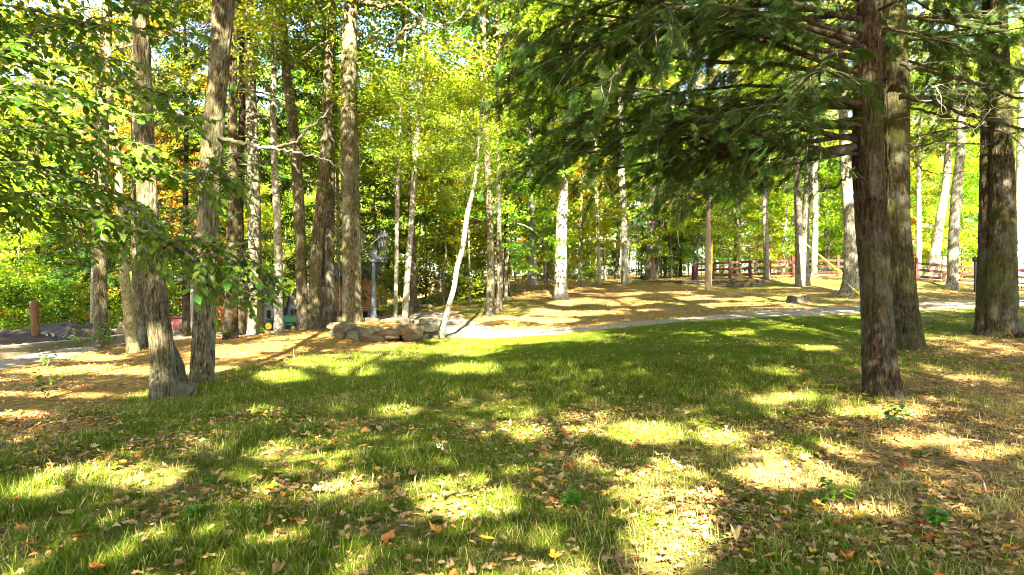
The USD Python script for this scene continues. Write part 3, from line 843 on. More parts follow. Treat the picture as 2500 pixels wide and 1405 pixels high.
# the broken second stem at its foot
qs = px_path([(425, 950, 60), (420, 900, 46), (405, 850, 36), (398, 800, 22), (396, 770, 8)], (10.55, 10.4), 0, 0.05)
part(tA, 'dead_stem', trunk_mesh(qs[:, :3], qs[:, 3], 40, 0.2, 12, 0.25, 9), 'dark_bark', smooth=True, label='rotten broken stem grown against the trunk')
tB = hero('maple_tree', 'rough maple trunk beside the rotten stump, with one long bent limb at head height above', [(493, 948, 57), (494, 900, 50), (498, 800, 48), (503, 650, 46), (508, 520, 46), (515, 400, 46), (524, 280, 45), (536, 150, 43), (547, 0, 48), (552, -40, 50)], (11.3, 11.9), 17, 'maple_bark', seed=2, crown=1, flare=0.10, ridge=0.11, freq=11, **HI)
bough(tB, [(530, 335), (560, 342), (610, 355), (665, 362), (710, 350), (760, 310), (800, 272), (830, 225)], (11.6, 11.0), 'dark_bark', (0.042, 0.010), 3, 8, n=40)
bough(tB, [(660, 362), (700, 368), (760, 380), (800, 392), (840, 430)], (11.4, 11.0), 'twig_bark', (0.028, 0.006), 4, 5)
M2 = dict(sides=40, step=0.08)
hero('maple_tree', 'grey maple trunk standing by the leafy shrub in front of the low retaining wall', [(245, 848, 36), (245, 800, 30), (245, 700, 29), (247, 560, 28), (250, 400, 26), (255, 200, 24), (262, 0, 22)], 22, 19, 'maple_bark', seed=3, crown=2, flare=0.13, ridge=0.07, **M2)
hero('mossy_tree', 'mossy leaning trunk with smooth olive bark left of the rough maple', [(328, 862, 32), (318, 800, 26), (309, 720, 23), (300, 620, 21), (295, 520, 19), (288, 400, 18), (270, 250, 15), (262, 100, 14)], 19.3, 15, 'mossy_bark', seed=4, crown=3, crown_s=.7, flare=0.13, ridge=0.03, **M2)
hero('hemlock_tree', 'dark trunk standing close behind the mossy leaning trunk', [(345, 860, 34), (342, 800, 28), (338, 700, 26), (334, 560, 24), (332, 300, 22)], 20.5, 16, 'dark_bark', seed=5, crown=None, flare=0.13, ridge=0.07, **M2)
tF = hero('hemlock_tree', 'dark red-brown hemlock trunk in front of the plank barn doors', [(563, 832, 34), (564, 760, 30), (566, 640, 27), (568, 500, 24), (568, 300, 20), (570, 100, 17), (571, -20, 14)], 21.5, 15, 'hemlock_bark', seed=6, flare=0.10, ridge=0.09, **M2)
hero('maple_tree', 'squat light-barked trunk in front of the gravel right of the barn doors', [(625, 818, 42), (625, 790, 35), (624, 740, 33), (622, 600, 30), (618, 400, 27), (612, 200, 24), (606, 0, 20)], 24.5, 19, 'forest_bark', seed=7, crown=4, flare=0.08, ridge=0.06, **M2)
hero('maple_tree', 'slim straight trunk in front of the green garden tractor', [(681, 818, 26), (681, 760, 20), (680, 640, 18), (674, 480, 17), (667, 300, 15), (668, 150, 13), (680, 0, 11)], 23, 16, 'pale_bark', seed=8, crown=2, crown_s=.75, flare=0.15, ridge=0.04, **M2)
tI = hero('maple_tree', 'pair of curved maple trunks rising from one foot behind the tractor', [(745, 812, 40), (738, 760, 27), (736, 680, 26), (733, 580, 25), (728, 480, 25), (718, 330, 24), (700, 180, 22), (685, 0, 18)], 24, 20, 'maple_bark', seed=9, crown=0, flare=0.08, ridge=0.06, **M2)
hero(None, None, [(762, 812, 40), (766, 760, 28), (770, 680, 28), (775, 580, 27), (786, 480, 26), (797, 330, 24), (800, 200, 22), (815, 0, 17)], 24.1, 19, 'maple_bark', seed=10, crown=3, flare=0.08, ridge=0.06, parent=tI, **M2)
bough(tI, [(740, 780), (725, 745), (714, 728), (704, 726)], 24, 'forest_bark', (0.11, 0.07), 3, 8, 'dead_snag', n=14)
hero('maple_tree', 'dark trunk close to the left of the double lawn maple, in front of the cabin', [(805, 796, 40), (804, 740, 24), (804, 640, 22), (806, 500, 21), (808, 300, 18), (812, 100, 15)], 27.5, 18, 'dark_bark', seed=11, crown=1, crown_s=.8, flare=0.15, ridge=0.06, **M2)
hero('birch_tree', 'thin spotted trunk between the dark trunk and the big sunlit maple, before the cabin', [(827, 796, 10), (826, 700, 8), (826, 560, 8), (822, 380, 7), (818, 200, 6)], 28.5, 14, 'forest_bark', seed=12, crown=2, crown_s=.5, flare=0.13, ridge=0.02, sides=14, step=.2)
tL = hero('maple_tree', 'tall thick sunlit maple trunk left of the blue lamp post by the stone ring', [(862, 812, 55), (860, 770, 46), (859, 680, 43), (858, 560, 42), (855, 440, 42), (853, 300, 37), (852, 160, 35), (857, 0, 33), (858, -20, 33)], (22.6, 23), 20, 'maple_bark', seed=13, crown=1, flare=0.13, ridge=0.08, freq=9, sides=60, step=.06)
hero(None, None, [(875, 808, 30), (867, 760, 22), (864, 690, 20), (861, 600, 19), (859, 520, 16), (856, 440, 10)], (22.4, 22.75), 0, 'maple_bark', seed=14, flare=0.13, ridge=0.07, parent=tL, sides=44, step=.07)
bough(tL, [(857, 10), (880, 4), (905, 8), (940, 14), (965, 8), (1000, 22), (1020, 40)], (23, 22), 'maple_bark', (0.12, 0.03), 5, 7, n=36, wob=.06)
bough(tL, [(1000, 22), (1030, 48), (1075, 62), (1100, 58), (1135, 30), (1150, 5)], (22, 21.5), 'pale_bark', (0.05, 0.012), 6, 6)
bough(tL, [(1060, 58), (1100, 78), (1140, 100), (1165, 108)], (21.8, 21.5), 'pale_bark', (0.03, 0.008), 7, 5)
bough(tL, [(1018, 40), (1010, 65), (985, 75), (968, 95), (950, 112)], (22, 22), 'dark_bark', (0.075, 0.05), 8, 6)
rngt = np.random.default_rng(77)
tw = []
for k in range(7):
    a, b = rngt.uniform(872, 930), rngt.uniform(598, 618)
    p0 = P(a, b, 23.1)
    q = branch_path(rngt, P(868, rngt.uniform(612, 640), 22.9) if k < 5 else p0, (rngt.uniform(.2, 1), rngt.uniform(-.3, .3), rngt.uniform(-.3, .8)), rngt.uniform(.35, 1.15), 9, wander=.8, lift=.3)
    tw.append(tube(q, np.linspace(.008, .002, len(q)), 4))
part(tL, 'dead_branch', join(tw), 'dead_twig', label='pale leafless branch reaching out over the lanterns')

SAP = dict(sides=18, step=0.14)
hero('sapling_tree', 'thin pale sapling, left of two behind the stone ring', [(964, 803, 13), (966, 740, 10), (968, 640, 10), (970, 520, 10), (976, 350, 8), (985, 180, 7), (990, 60, 5)], 24.8, 13, 'pale_bark', seed=15, crown=2, crown_s=.5, flare=0.15, ridge=0.02, **SAP)
hero('sapling_tree', 'pale curving sapling, right of two behind the stone ring', [(987, 803, 18), (990, 750, 15), (996, 660, 14), (1003, 560, 13), (1010, 450, 13), (1017, 340, 12), (1024, 250, 11), (1031, 180, 9), (1034, 60, 7)], 24.6, 13, 'pale_bark', seed=16, crown=0, crown_s=.6, flare=0.13, ridge=0.02, **SAP)
hero('maple_tree', 'dark trunk with a sunlit foot beside the grassy bank', [(1010, 768, 24), (1010, 720, 17), (1008, 640, 15), (1005, 560, 15), (1000, 400, 14), (990, 200, 12)], 31, 17, 'dark_bark', seed=17, crown=1, crown_s=.8, flare=0.15, ridge=0.05, **SAP)
tR = hero('birch_tree', 'leaning pale birch with a bent stem beside the stone ring', [(1074, 830, 20), (1084, 795, 14), (1095, 750, 13), (1109, 700, 12), (1116, 655, 12), (1131, 600, 12), (1137, 550, 12), (1146, 500, 11), (1158, 455, 9), (1163, 410, 6)], (22, 22.4), 8.6, 'pale_bark', seed=18, crown=4, crown_s=.40, crown_z=4.7, flare=0.19, ridge=0.02, **SAP)
hero('maple_tree', 'thicker dark trunk of the pair at the foot of the leaf-covered bank', [(1193, 774, 28), (1197, 740, 20), (1198, 680, 18), (1197, 600, 17), (1195, 500, 16), (1190, 400, 15), (1186, 250, 13)], 27.3, 16, 'dark_bark', seed=19, crown=0, crown_s=1.25, crown_z=8.2, flare=0.19, ridge=0.05, **SAP)
hero('maple_tree', 'thinner dark trunk of the pair at the foot of the leaf-covered bank', [(1219, 764, 20), (1220, 720, 14), (1220, 660, 13), (1219, 590, 12), (1218, 480, 11), (1216, 350, 10)], 28, 14, 'dark_bark', seed=20, crown=3, crown_s=1.0, crown_z=9, flare=0.19, ridge=0.05, **SAP)
hero('sapling_tree', 'thin sapling on the shaded bank between birch and dark pair', [(1148, 760, 6), (1147, 710, 5), (1146, 640, 4), (1144, 560, 4), (1138, 500, 3)], 29.5, 8, 'forest_bark', seed=21, crown=2, crown_s=.35, crown_z=5, flare=0.17, ridge=0.02, sides=10, step=.25)
hero('beech_tree', 'thick white-lit beech trunk on the crest, freckled with leaf shadows', [(1369, 734, 38), (1369, 700, 29), (1370, 640, 28), (1371, 560, 27), (1375, 490, 22), (1379, 430, 18), (1384, 330, 16), (1392, 200, 14)], 32, 21, 'pale_bark', seed=22, crown=0, crown_s=1.2, crown_z=9, flare=0.15, ridge=0.03, **M2)
hero('beech_tree', 'pale double trunk on the crest left of the freckled beech', [(1300, 699, 25), (1300, 650, 20), (1298, 560, 18), (1296, 450, 16), (1293, 300, 14)], 42, 21, 'pale_bark', seed=23, crown=1, flare=0.13, ridge=0.03, **SAP)
hero('beech_tree', 'tall pale trunk on the crest forking high up, left of the dark clump', [(1527, 698, 22), (1526, 650, 17), (1524, 560, 15), (1521, 480, 15), (1518, 440, 16), (1515, 300, 13)], 42, 22, 'pale_bark', seed=24, crown=3, flare=0.15, ridge=0.03, **SAP)
hero('beech_tree', 'slender pale trunk on the crest with a utility wire crossing it', [(1463, 695, 12), (1462, 640, 10), (1459, 560, 9), (1456, 450, 8)], 44.5, 18, 'pale_bark', seed=25, crown=2, crown_s=.7, flare=0.13, ridge=0.02, **SAP)
hero('beech_tree', 'thinnest pale trunk on the crest beside the freckled beech', [(1416, 694, 10), (1416, 640, 8), (1417, 560, 7), (1420, 450, 7)], 46, 18, 'forest_bark', seed=26, crown=4, crown_s=.6, flare=0.13, ridge=0.02, **SAP)
tD = hero('maple_tree', 'dark clump of leaning trunks at the left end of the curved stone wall', [(1588, 690, 26), (1588, 640, 22), (1590, 560, 20), (1596, 450, 17)], 45, 16, 'dark_bark', seed=27, crown=1, crown_s=.7, flare=0.13, ridge=0.06, **SAP)
hero(None, None, [(1600, 690, 16), (1606, 640, 13), (1612, 560, 11), (1625, 450, 9)], 45.2, 14, 'dark_bark', seed=28, flare=0.13, parent=tD, **SAP)
hero('maple_tree', 'grey trunk standing in the line of the red fence', [(1872, 680, 17), (1871, 640, 14), (1869, 560, 13), (1866, 450, 11)], 40.4, 18, 'forest_bark', seed=29, crown=2, crown_s=.8, flare=0.13, ridge=0.04, **SAP)
tc = hero('maple_tree', 'grey twin trunks grown together in front of the red fence', [(1953, 702, 24), (1952, 660, 19), (1950, 560, 18), (1946, 450, 16), (1940, 300, 13)], 35, 20, 'forest_bark', seed=30, crown=4, flare=0.13, ridge=0.05, **M2)
hero(None, None, [(1966, 702, 24), (1965, 660, 19), (1966, 560, 18), (1972, 450, 16), (1976, 300, 13)], 35.05, 20, 'forest_bark', seed=31, flare=0.13, ridge=0.05, parent=tc, **M2)
hero('beech_tree', 'white-lit beech trunk right behind the grey twin trunks at the fence', [(1987, 680, 18), (1988, 640, 14), (1990, 560, 14), (1990, 450, 13), (1988, 300, 11)], 40.6, 19, 'pale_bark', seed=32, crown=0, crown_s=.8, flare=0.13, ridge=0.03, **SAP)
te = hero('maple_tree', 'double grey trunk beside the yellow guy-wire guard, left of the dark hemlock', [(2066, 722, 40), (2070, 690, 26), (2074, 620, 24), (2072, 520, 24), (2064, 400, 24), (2058, 250, 20)], 30, 20, 'forest_bark', seed=33, crown=3, flare=0.17, ridge=0.05, **M2)
hero(None, None, [(2090, 722, 30), (2090, 690, 20), (2091, 620, 19), (2094, 520, 18), (2098, 400, 16)], 30.1, 19, 'forest_bark', seed=34, flare=0.15, ridge=0.05, parent=te, **M2)
tf_ = hero('hemlock_tree', 'nearest dark hemlock trunk at the right of the lawn', [(2157, 975, 84), (2152, 930, 72), (2145, 840, 67), (2140, 720, 63), (2132, 600, 63), (2124, 480, 65), (2118, 370, 63), (2118, 250, 58), (2120, 120, 53), (2122, -20, 49)], (10.0, 10.1), 28, 'hemlock_bark', seed=35, flare=0.09, ridge=0.16, freq=13, **HI)
tg = hero('hemlock_tree', 'second mossy hemlock trunk right behind the nearest one', [(2217, 858, 77), (2213, 820, 64), (2206, 740, 57), (2198, 640, 53), (2190, 520, 52), (2188, 400, 53), (2186, 250, 55), (2184, 100, 53), (2180, -20, 50)], (14.5, 14.6), 29, 'hemlock_bark_mossy', seed=36, flare=0.12, ridge=0.14, freq=13, **HI)
th = hero('hemlock_tree', 'dark double hemlock trunk with spreading roots near the right edge', [(2410, 828, 52), (2410, 780, 44), (2412, 680, 42), (2415, 560, 40), (2418, 430, 40), (2418, 300, 36), (2416, 100, 30)], (16.6, 16.8), 23, 'hemlock_bark', seed=37, flare=0.13, ridge=0.16, freq=13, sides=56, step=.06)
hero(None, None, [(2448, 828, 70), (2447, 780, 56), (2447, 680, 54), (2449, 560, 52), (2447, 430, 46), (2445, 300, 42), (2440, 100, 34)], (16.3, 16.5), 23, 'hemlock_bark_mossy', seed=38, flare=0.17, ridge=0.14, freq=13, parent=th, sides=56, step=.06)
q = [at(2462, 16.2, .18), at(2480, 16.0, .10), at(2500, 15.85, .04), at(2530, 15.6, -.04)]
part(th, 'root', tube(spline(q, 12), np.linspace(.16, .06, 12), 10), 'hemlock_bark', smooth=True)
hero('maple_tree', 'grey mossy-footed trunk between the mossy and the double hemlock, before the fence', [(2322, 708, 30), (2326, 680, 22), (2327, 620, 22), (2330, 540, 22), (2337, 450, 22), (2344, 380, 20), (2350, 200, 17)], 36, 19, 'forest_bark', seed=39, crown=2, crown_s=.9, flare=0.15, ridge=0.05, **M2)
hero('maple_tree', 'pale leaning trunk behind the red fence, right of its tall post', [(2270, 690, 34), (2276, 660, 24), (2286, 600, 22), (2298, 520, 20), (2308, 460, 17), (2316, 350, 14)], 44, 18, 'forest_bark', seed=40, crown=4, crown_s=.8, flare=0.13, ridge=0.04, **SAP)
hero('beech_tree', 'slim pale trunk behind the tall red fence post', [(2243, 684, 12), (2243, 620, 11), (2243, 540, 11), (2243, 430, 9)], 44.5, 18, 'pale_bark', seed=41, crown=0, crown_s=.7, flare=0.13, ridge=0.03, **SAP)
hero('beech_tree', 'smooth pale trunk at the right edge beyond the fence', [(2484, 680, 24), (2486, 640, 20), (2488, 560, 19), (2490, 450, 18), (2493, 300, 16)], 46, 19, 'pale_bark', seed=42, crown=1, crown_s=.8, flare=0.10, ridge=0.02, **SAP)
hero('birch_tree', 'sunlit white trunk half hidden behind the grey maple at the retaining wall', [(224, 838, 12), (225, 780, 10), (227, 700, 10), (230, 560, 9), (232, 400, 8)], 26.5, 15, 'pale_bark', seed=43, crown=3, crown_s=.6, flare=0.10, ridge=0.02, **SAP)
# ------------------------------------------------------------------ the wood behind, and the trees that shade the lawn
rngw = np.random.default_rng(5)
taken = [(q[0, 0], q[0, 1]) for q in TREES.values()]


MARKS = [(-1e9, 'left of the low retaining wall'), (60, 'above the soil mound'), (150, 'above the brown tarpaulin heap'), (280, 'between the shrub and the rough maple'), (440, 'between the two rough maples'), (520, 'over the barn'), (640, 'above the garden tractor'), (760, 'behind the curved twin trunks'),
         (850, 'above the cabin'), (930, 'behind the lamp post'), (1030, 'left of the leaning birch'), (1110, 'right of the leaning birch'), (1210, 'behind the dark pair on the bank'), (1290, 'left of the freckled beech'), (1385, 'right of the freckled beech'), (1470, 'left of the forking beech'), (1540, 'right of the forking beech'),
         (1610, 'above the left end of the stone wall'), (1690, 'beside the utility pole'), (1760, 'over the left stretch of red fence'), (1880, 'left of the grey twin trunks'), (1975, 'between the grey twin trunks and double trunk'), (2095, 'behind the nearest hemlocks'), (2235, 'right of the tall fence post'), (2335, 'left of the metal gate'), (2400, 'behind the double hemlock'), (2470, 'at the right edge beyond the gate')]


def where(x, y):
    px = 1250 + x / y * FPX
    s = [m for p, m in MARKS if px >= p][-1]
    return s + (', front rank' if y < 58 else ', second rank' if y < 78 else ', far back')


LOOK = {'turning': ('young_tree', 'small maple turning orange'), 'open': ('woodland_tree', 'open-crowned tree'), 'tall': ('woodland_tree', 'tall yellow-green tree'), 'young': ('young_tree', 'young bright-leaved tree'), 'pole': ('slim_tree', 'slim tree'), 'shrub': ('shrub', 'low shrub')}


def plant(k, x, y, s, label=None, group=None, rz=None):
    kind, c, _ = WOODS[k]
    nm, txt = LOOK[kind]
    w = where(x, y) if y > 5 else ''
    instance('/World', nm, c, (x, y, float(H(x, y)) - 0.05), rngw.uniform(0, 360) if rz is None else rz, s, label or f'{txt} {w}', 'shrub' if kind == 'shrub' else 'tree', group or f'{txt}s {w}', tilt=rngw.normal(0, 1.6, 2) if rz is None else (0, 0))


def scatter(kind, n, y0, y1, gap, ok=lambda x, y: True, smin=.85, smax=1.15, px=(-250, 2750)):
    ks = [i for i, w in enumerate(WOODS) if w[0] == kind]
    done = 0
    for _ in range(n * 40):
        if done >= n:
            break
        y = math.sqrt(rngw.uniform(y0 * y0, y1 * y1))
        x = (rngw.uniform(*px) - 1250) / FPX * y
        if not ok(x, y) or any((x - a) ** 2 + (y - b) ** 2 < gap * gap for a, b in taken):
            continue
        taken.append((x, y))
        plant(int(rngw.choice(ks)), x, y, rngw.uniform(smin, smax))
        done += 1


def clear(x, y):
    px = 1250 + x / y * FPX
    if px < 1000 and y < 44 and px > 380:
        return False
    if px <= 380 and y < 36:
        return False
    if px > 2150 and y < 47:
        return False
    return y > 46 or px < 380


scatter('tall', 80, 46, 105, 2.6, clear)
scatter('pole', 120, 46, 95, 1.3, clear)
scatter('young', 74, 44, 90, 2.0, clear)
scatter('shrub', 46, 47, 75, 1.5, clear)
# young trees nearer in, on the bank and by the drive
for px, d, k, s in [(1085, 33, 6, .8), (1150, 36, 5, .95), (1260, 38, 7, .8), (1235, 31, 8, .85), (1420, 40, 6, .9), (1640, 45, 5, .9), (1700, 47, 7, .8), (1120, 44, 8, 1.1), (930, 38, 7, .9), (1040, 37, 5, 1.0), (560, 40, 6, 1.0), (700, 42, 5, 1.1), (480, 38, 7, .9), (860, 46, 8, 1.0), (150, 36, 5, .9), (60, 33, 6, .9), (290, 36, 7, 1.0), (10, 40, 8, 1.2), (1340, 48, 5, 1.1), (1480, 50, 6, 1.0), (1800, 50, 6, 1.1), (2020, 48, 5, 1.0), (2200, 50, 6, 1.2), (2350, 50, 5, 1.0), (2430, 52, 6, 1.2), (1930, 50, 8, 1.0)]:
    plant(k, (px - 1250) / FPX * d, d, s)
for px, d, k, s in [(20, 27, 11, 1.0), (70, 29, 12, .9), (150, 30, 11, 1.1), (210, 29.5, 12, .8), (270, 33, 11, 1.2), (330, 31, 12, .9), (-40, 26, 12, 1.0), (110, 33, 12, 1.1), (390, 36, 11, 1.1), (30, 34, 12, 1.2), (1010, 36, 11, .8), (1080, 40, 12, .8), (1140, 41, 11, .7), (960, 34, 12, .7), (1640, 47, 12, .9)]:
    plant(k, (px - 1250) / FPX * d, d, s)
TURN = next(i for i, w in enumerate(WOODS) if w[0] == 'turning')
for px, d, s in [(1205, 42, .62), (1295, 47, .6), (330, 36, 1.9), (1880, 52, .9), (2180, 55, 1.1), (440, 45, 1.6)]:
    plant(TURN, (px - 1250) / FPX * d, d, s)
# hemlocks in the middle distance
for px, d, k, s, lab in [(590, 27, 2, 1.0, 'tall dark hemlock behind the barn-door trunk'), (790, 31, 0, 1.0, 'dark hemlock between the curved pair and the sunlit maple'), (455, 29, 0, .95, 'dark hemlock behind the two rough maples'), (190, 33, 1, .9, 'low hemlock with drooping pale sprays beyond the retaining wall'), (95, 37, 0, .9, 'hemlock with sunlit sprays at the far left beyond the wall'), (1240, 33, 2, .85, 'bluish hemlock rising behind the dark pair on the bank'), (1660, 47, 1, .9, 'fresh green conifer at the left end of the red fence'), (300, 41, 0, 1.1, 'dark hemlock in the gap behind the retaining wall')]:
    x = (px - 1250) / FPX * d
    instance('/World', 'hemlock_tree', HEM[k], (x, d, float(H(x, d)) - .05), rngw.uniform(0, 360), s, lab, 'tree')
# the distant wood reads as one mass
far = [w for w in WOODS if w[0] in ('tall', 'young')]
fp, fi, fs = [], [], []
for _ in range(300):
    y = math.sqrt(rngw.uniform(100 ** 2, 185 ** 2))
    x = (rngw.uniform(-350, 2850) - 1250) / FPX * y
    fp.append((x, y, float(H(x, y)) - .1)); fi.append(int(rngw.integers(0, 6))); fs.append(rngw.uniform(.9, 1.25))
fpath = '/World/distant_wood'
pi = UsdGeom.PointInstancer.Define(stage, fpath)
ks = [0, 1, 2, 4, 5, 6]
for n_, k in enumerate(ks):
    q = f'{fpath}/tree' + (f'_{n_:03d}' if n_ else '')
    pr = stage.DefinePrim(q, 'Xform')
    pr.GetReferences().AddInternalReference(WOODS[k][1])
    pi.CreatePrototypesRel().AddTarget(q)
pi.CreatePositionsAttr(Vt.Vec3fArray.FromNumpy(np.array(fp, np.float32)))
pi.CreateProtoIndicesAttr(Vt.IntArray.FromNumpy(np.array(fi, np.int32)))
pi.CreateOrientationsAttr(Vt.QuathArray([Gf.Quath(float(math.cos(a)), 0, 0, float(math.sin(a))) for a in rngw.uniform(0, math.pi, len(fp))]))
pi.CreateScalesAttr(Vt.Vec3fArray.FromNumpy(np.repeat(np.array(fs, np.float32)[:, None], 3, 1)))
tag(fpath, 'far-off wood that closes the view between the trunks', 'wood', kind='stuff')
# trees that stand behind the viewer and throw the dappled shade
for k_, (x, y, h, R) in enumerate([(-13.5, -1, 24, 4.4), (-8.0, -4.5, 23, 4.6), (-2.2, -6.5, 25, 4.4), (3.4, -5.5, 24, 4.6), (9.0, -4.0, 24, 4.6), (14.5, 0.5, 23, 4.4), (-11, -12, 26, 4.6), (-5, -13.5, 25, 4.6), (1.2, -13.0, 26, 4.8), (7.2, -12, 25, 4.6), (13, -9, 26, 4.6), (-19, 3, 22, 4.2), (20, 6, 22, 4.0), (-15.5, 8, 21, 4.2), (-21.5, 13, 22, 4.4), (16.5, 8, 22, 4.2), (20.5, 15, 23, 4.6), (25.5, 20, 23, 4.6)]):
    sd = 700 + k_ * 5
    z_ = float(H(x, y))
    t_ = thing('woodland_tree', 'woodland tree behind the viewer whose open crown shades the lawn', 'tree', (x, y, z_), 'trees behind the viewer')
    zz = np.linspace(-.3, h * .93, 22)
    tv, tf2 = trunk_mesh(np.c_[x + 0 * zz, y + 0 * zz, z_ + zz], .23 * (1 - .82 * np.clip(zz / h, 0, 1)), 12, .05, sd, .3)
    part(t_, 'trunk', (tv, tf2), 'forest_bark')
    lb, (lv, lf, lt), n_ = crown_mesh(sd + 1, 6.8, h, R, limbs=26, subs=6, per=34, leaf=.24, clump=.75, rise=.6, flat=.6, trunk_r=.2)
    lv = lv + [x, y, z_]
    part(t_, 'limbs', (lb[0] + [x, y, z_], lb[1]), 'forest_bark')
    c_ = lv.reshape(-1, 4, 3).mean(1)
    keep = ~in_gap(c_, rngw)
    lf = lf.reshape(-1, 2, 3)[keep].reshape(-1, 3)
    used, lf = np.unique(lf, return_inverse=True)
    part(t_, 'crown', (lv[used], lf.reshape(-1, 3)), 'maple_leaves', tone=lt[used])

# copies that stand at the same landmark are told apart from left to right
same = {}
for p_ in stage.GetPrimAtPath('/World').GetChildren():
    if p_.GetName().startswith(('woodland_tree', 'young_tree', 'slim_tree', 'shrub')) and p_.IsInstance():
        same.setdefault(p_.GetCustomDataByKey('label'), []).append(p_)
for lab_, ps in same.items():
    if len(ps) > 1:
        ps.sort(key=lambda p_: (lambda t_: t_[0] / t_[1])(p_.GetAttribute('xformOp:translate').Get()))
        words = {2: ['left one', 'right one'], 3: ['left one', 'middle one', 'right one']}.get(len(ps), [['first', 'second', 'third', 'fourth', 'fifth', 'sixth'][min(i_, 5)] + ' from left' for i_ in range(len(ps))])
        for p_, w_ in zip(ps, words):
            p_.SetCustomDataByKey('label', f'{lab_}, {w_}')
# ------------------------------------------------------------------ hemlock boughs on the right
SPRAYS = [hemlock_spray(400 + i, 0.19 + 0.04 * (i % 3), 0.075 + 0.015 * (i % 2), 0.0135, 0.0036, 0.019, 0.0068) for i in range(6)]
QUIET = dict(wander=0.16)


def hem_boughs(t, q, specs, seed, dens=1.0):
    """Limbs on trunk path q with flat sprays. specs: (height, azimuth deg, length, lift, droop)."""
    rng = np.random.default_rng(seed)
    limbs, side, pos, dirs, sc = [], [], [], [], []
    for z, az, L, lift, droop in specs:
        i = int(np.argmin(np.abs(q[:, 2] - z)))
        a = math.radians(az)
        p = branch_path(rng, q[i, :3], (math.cos(a), math.sin(a), lift), L, 12, droop=droop, wander=0.22)
        r0 = 0.012 + 0.0062 * L
        limbs.append(tube(p, np.linspace(r0, 0.006, 13), 6, True))
        n2 = int(L / 0.17)
        for k in range(n2):
            u = 0.16 + 0.84 * (k + rng.random()) / n2
            j = min(11, int(u * 12)); fr = u * 12 - j
            b = p[j] * (1 - fr) + p[j + 1] * fr
            d = unit(p[j + 1] - p[j])
            s = np.array([-d[1], d[0], 0]) * (1 if k % 2 else -1)
            l2 = L * rng.uniform(0.16, 0.34) * (1.15 - 0.6 * u) + 0.12
            e = branch_path(rng, b, d * rng.uniform(.45, 1) + s * rng.uniform(.6, 1) + [0, 0, rng.uniform(-.25, .15)], l2, 4, droop=0.45, wander=0.25)
            side.append(tube(e, np.linspace(0.007, 0.003, 5), 3, False))
            for w in np.arange(0.1, 1.01, 0.125 / max(l2, .125)):
                if rng.random() > dens * (0.75 if u > .3 else .45):
                    continue
                jj = min(3, int(w * 4)); ff = w * 4 - jj
                c = e[jj] * (1 - ff) + e[jj + 1] * ff
                de = unit(e[jj + 1] - e[jj])
                ss = np.array([-de[1], de[0], 0]) * rng.choice([-1, 1])
                pos.append(c); dirs.append(de * rng.uniform(.5, 1.2) + ss * rng.uniform(.2, 1) + [0, 0, rng.uniform(-.55, .0)])
                sc.append(rng.uniform(.6, 1.3))
    pos, dirs, sc = np.array(pos), np.array(dirs), np.array(sc)
    ok = ~(in_gap(pos, rng) & (pos[:, 2] > CAM_Z + 0.43 * pos[:, 1]))
    pos, dirs, sc = pos[ok], dirs[ok], sc[ok]
    part(t, 'limbs', join(limbs), 'hemlock_bark', smooth=True)
    part(t, 'twigs', join(side), 'twig_bark', kind='stuff')
    R = frames(np.array(dirs), rng, 0.42)
    pth = numbered(t, 'foliage')
    instancer(pth, SPRAYS, 'hemlock_needles', np.array(pos) - ORIGIN[t], rng.integers(0, len(SPRAYS), len(pos)), quat_from_mats(R), sc, kind='stuff')
    return len(pos)


r = np.random.default_rng(12)
sp = [(3.85, 183, 5.0, .03, .05), (3.95, 180, 4.4, .02, .15), (3.9, 187, 5.2, .05, .12), (4.0, 172, 4.6, .0, .15), (4.7, 183, 5.8, .26, .1), (5.1, 186, 5.9, .3, .1), (3.6, 178, 2.9, -.02, .35), (3.72, 176, 5.2, .10, .1), (3.5, 205, 3.8, .0, .2), (4.25, 184, 4.6, .06, .1), (4.2, 196, 4.4, .12, .25), (4.6, 178, 5.0, .15, .15), (4.5, 165, 4.2, .1, .3),
      (4.9, 188, 5.4, .22, .15), (5.2, 181, 5.6, .2, .2), (5.0, 205, 4.4, .1, .35), (5.5, 192, 5.4, .15, .3), (5.8, 182, 5.4, .1, .4), (5.6, 170, 5.0, .1, .3), (6.0, 200, 5.2, .05, .5), (6.3, 186, 5.4, 0, .5),
      (4.4, 225, 3.2, 0, .3), (5.0, 240, 2.8, 0, .3), (4.1, 150, 3.6, 0, .2), (3.9, 215, 3.4, .05, .3),
      (5.4, 20, 2.6, .1, .3), (5.9, 340, 3.0, .1, .4), (5.6, 290, 2.4, 0, .4), (6.2, 250, 3.2, 0, .5)]
sp += [(z, r.uniform(90, 300), r.uniform(3.0, 5.6) * (1 - (z - 6) / 50), .1, .5) for z in np.linspace(6.4, 26.5, 60)]
N1 = hem_boughs(tf_, TREES[tf_], sp, 21)
sp = [(6.4, 10, 3.4, .1, .35), (6.0, 200, 4.2, .1, .3), (5.6, 170, 5.0, .1, .35), (5.2, 190, 5.2, .0, .3), (4.7, 178, 5.4, -.05, .3), (6.8, 340, 3.2, .1, .4), (7.2, 30, 3.4, .05, .4), (7.4, 180, 5.5, .1, .4), (7.0, 195, 5.2, .05, .4), (5.6, 2, 3.0, .1, .3), (6.6, 230, 3.4, 0, .4), (7.6, 300, 3.0, 0, .4)]
sp += [(z, r.uniform(0, 360), r.uniform(3.0, 5.4) * (1 - (z - 7) / 50), .1, .5) for z in np.linspace(7.4, 27.5, 56)]
N2 = hem_boughs(tg, TREES[tg], sp, 22, .9)
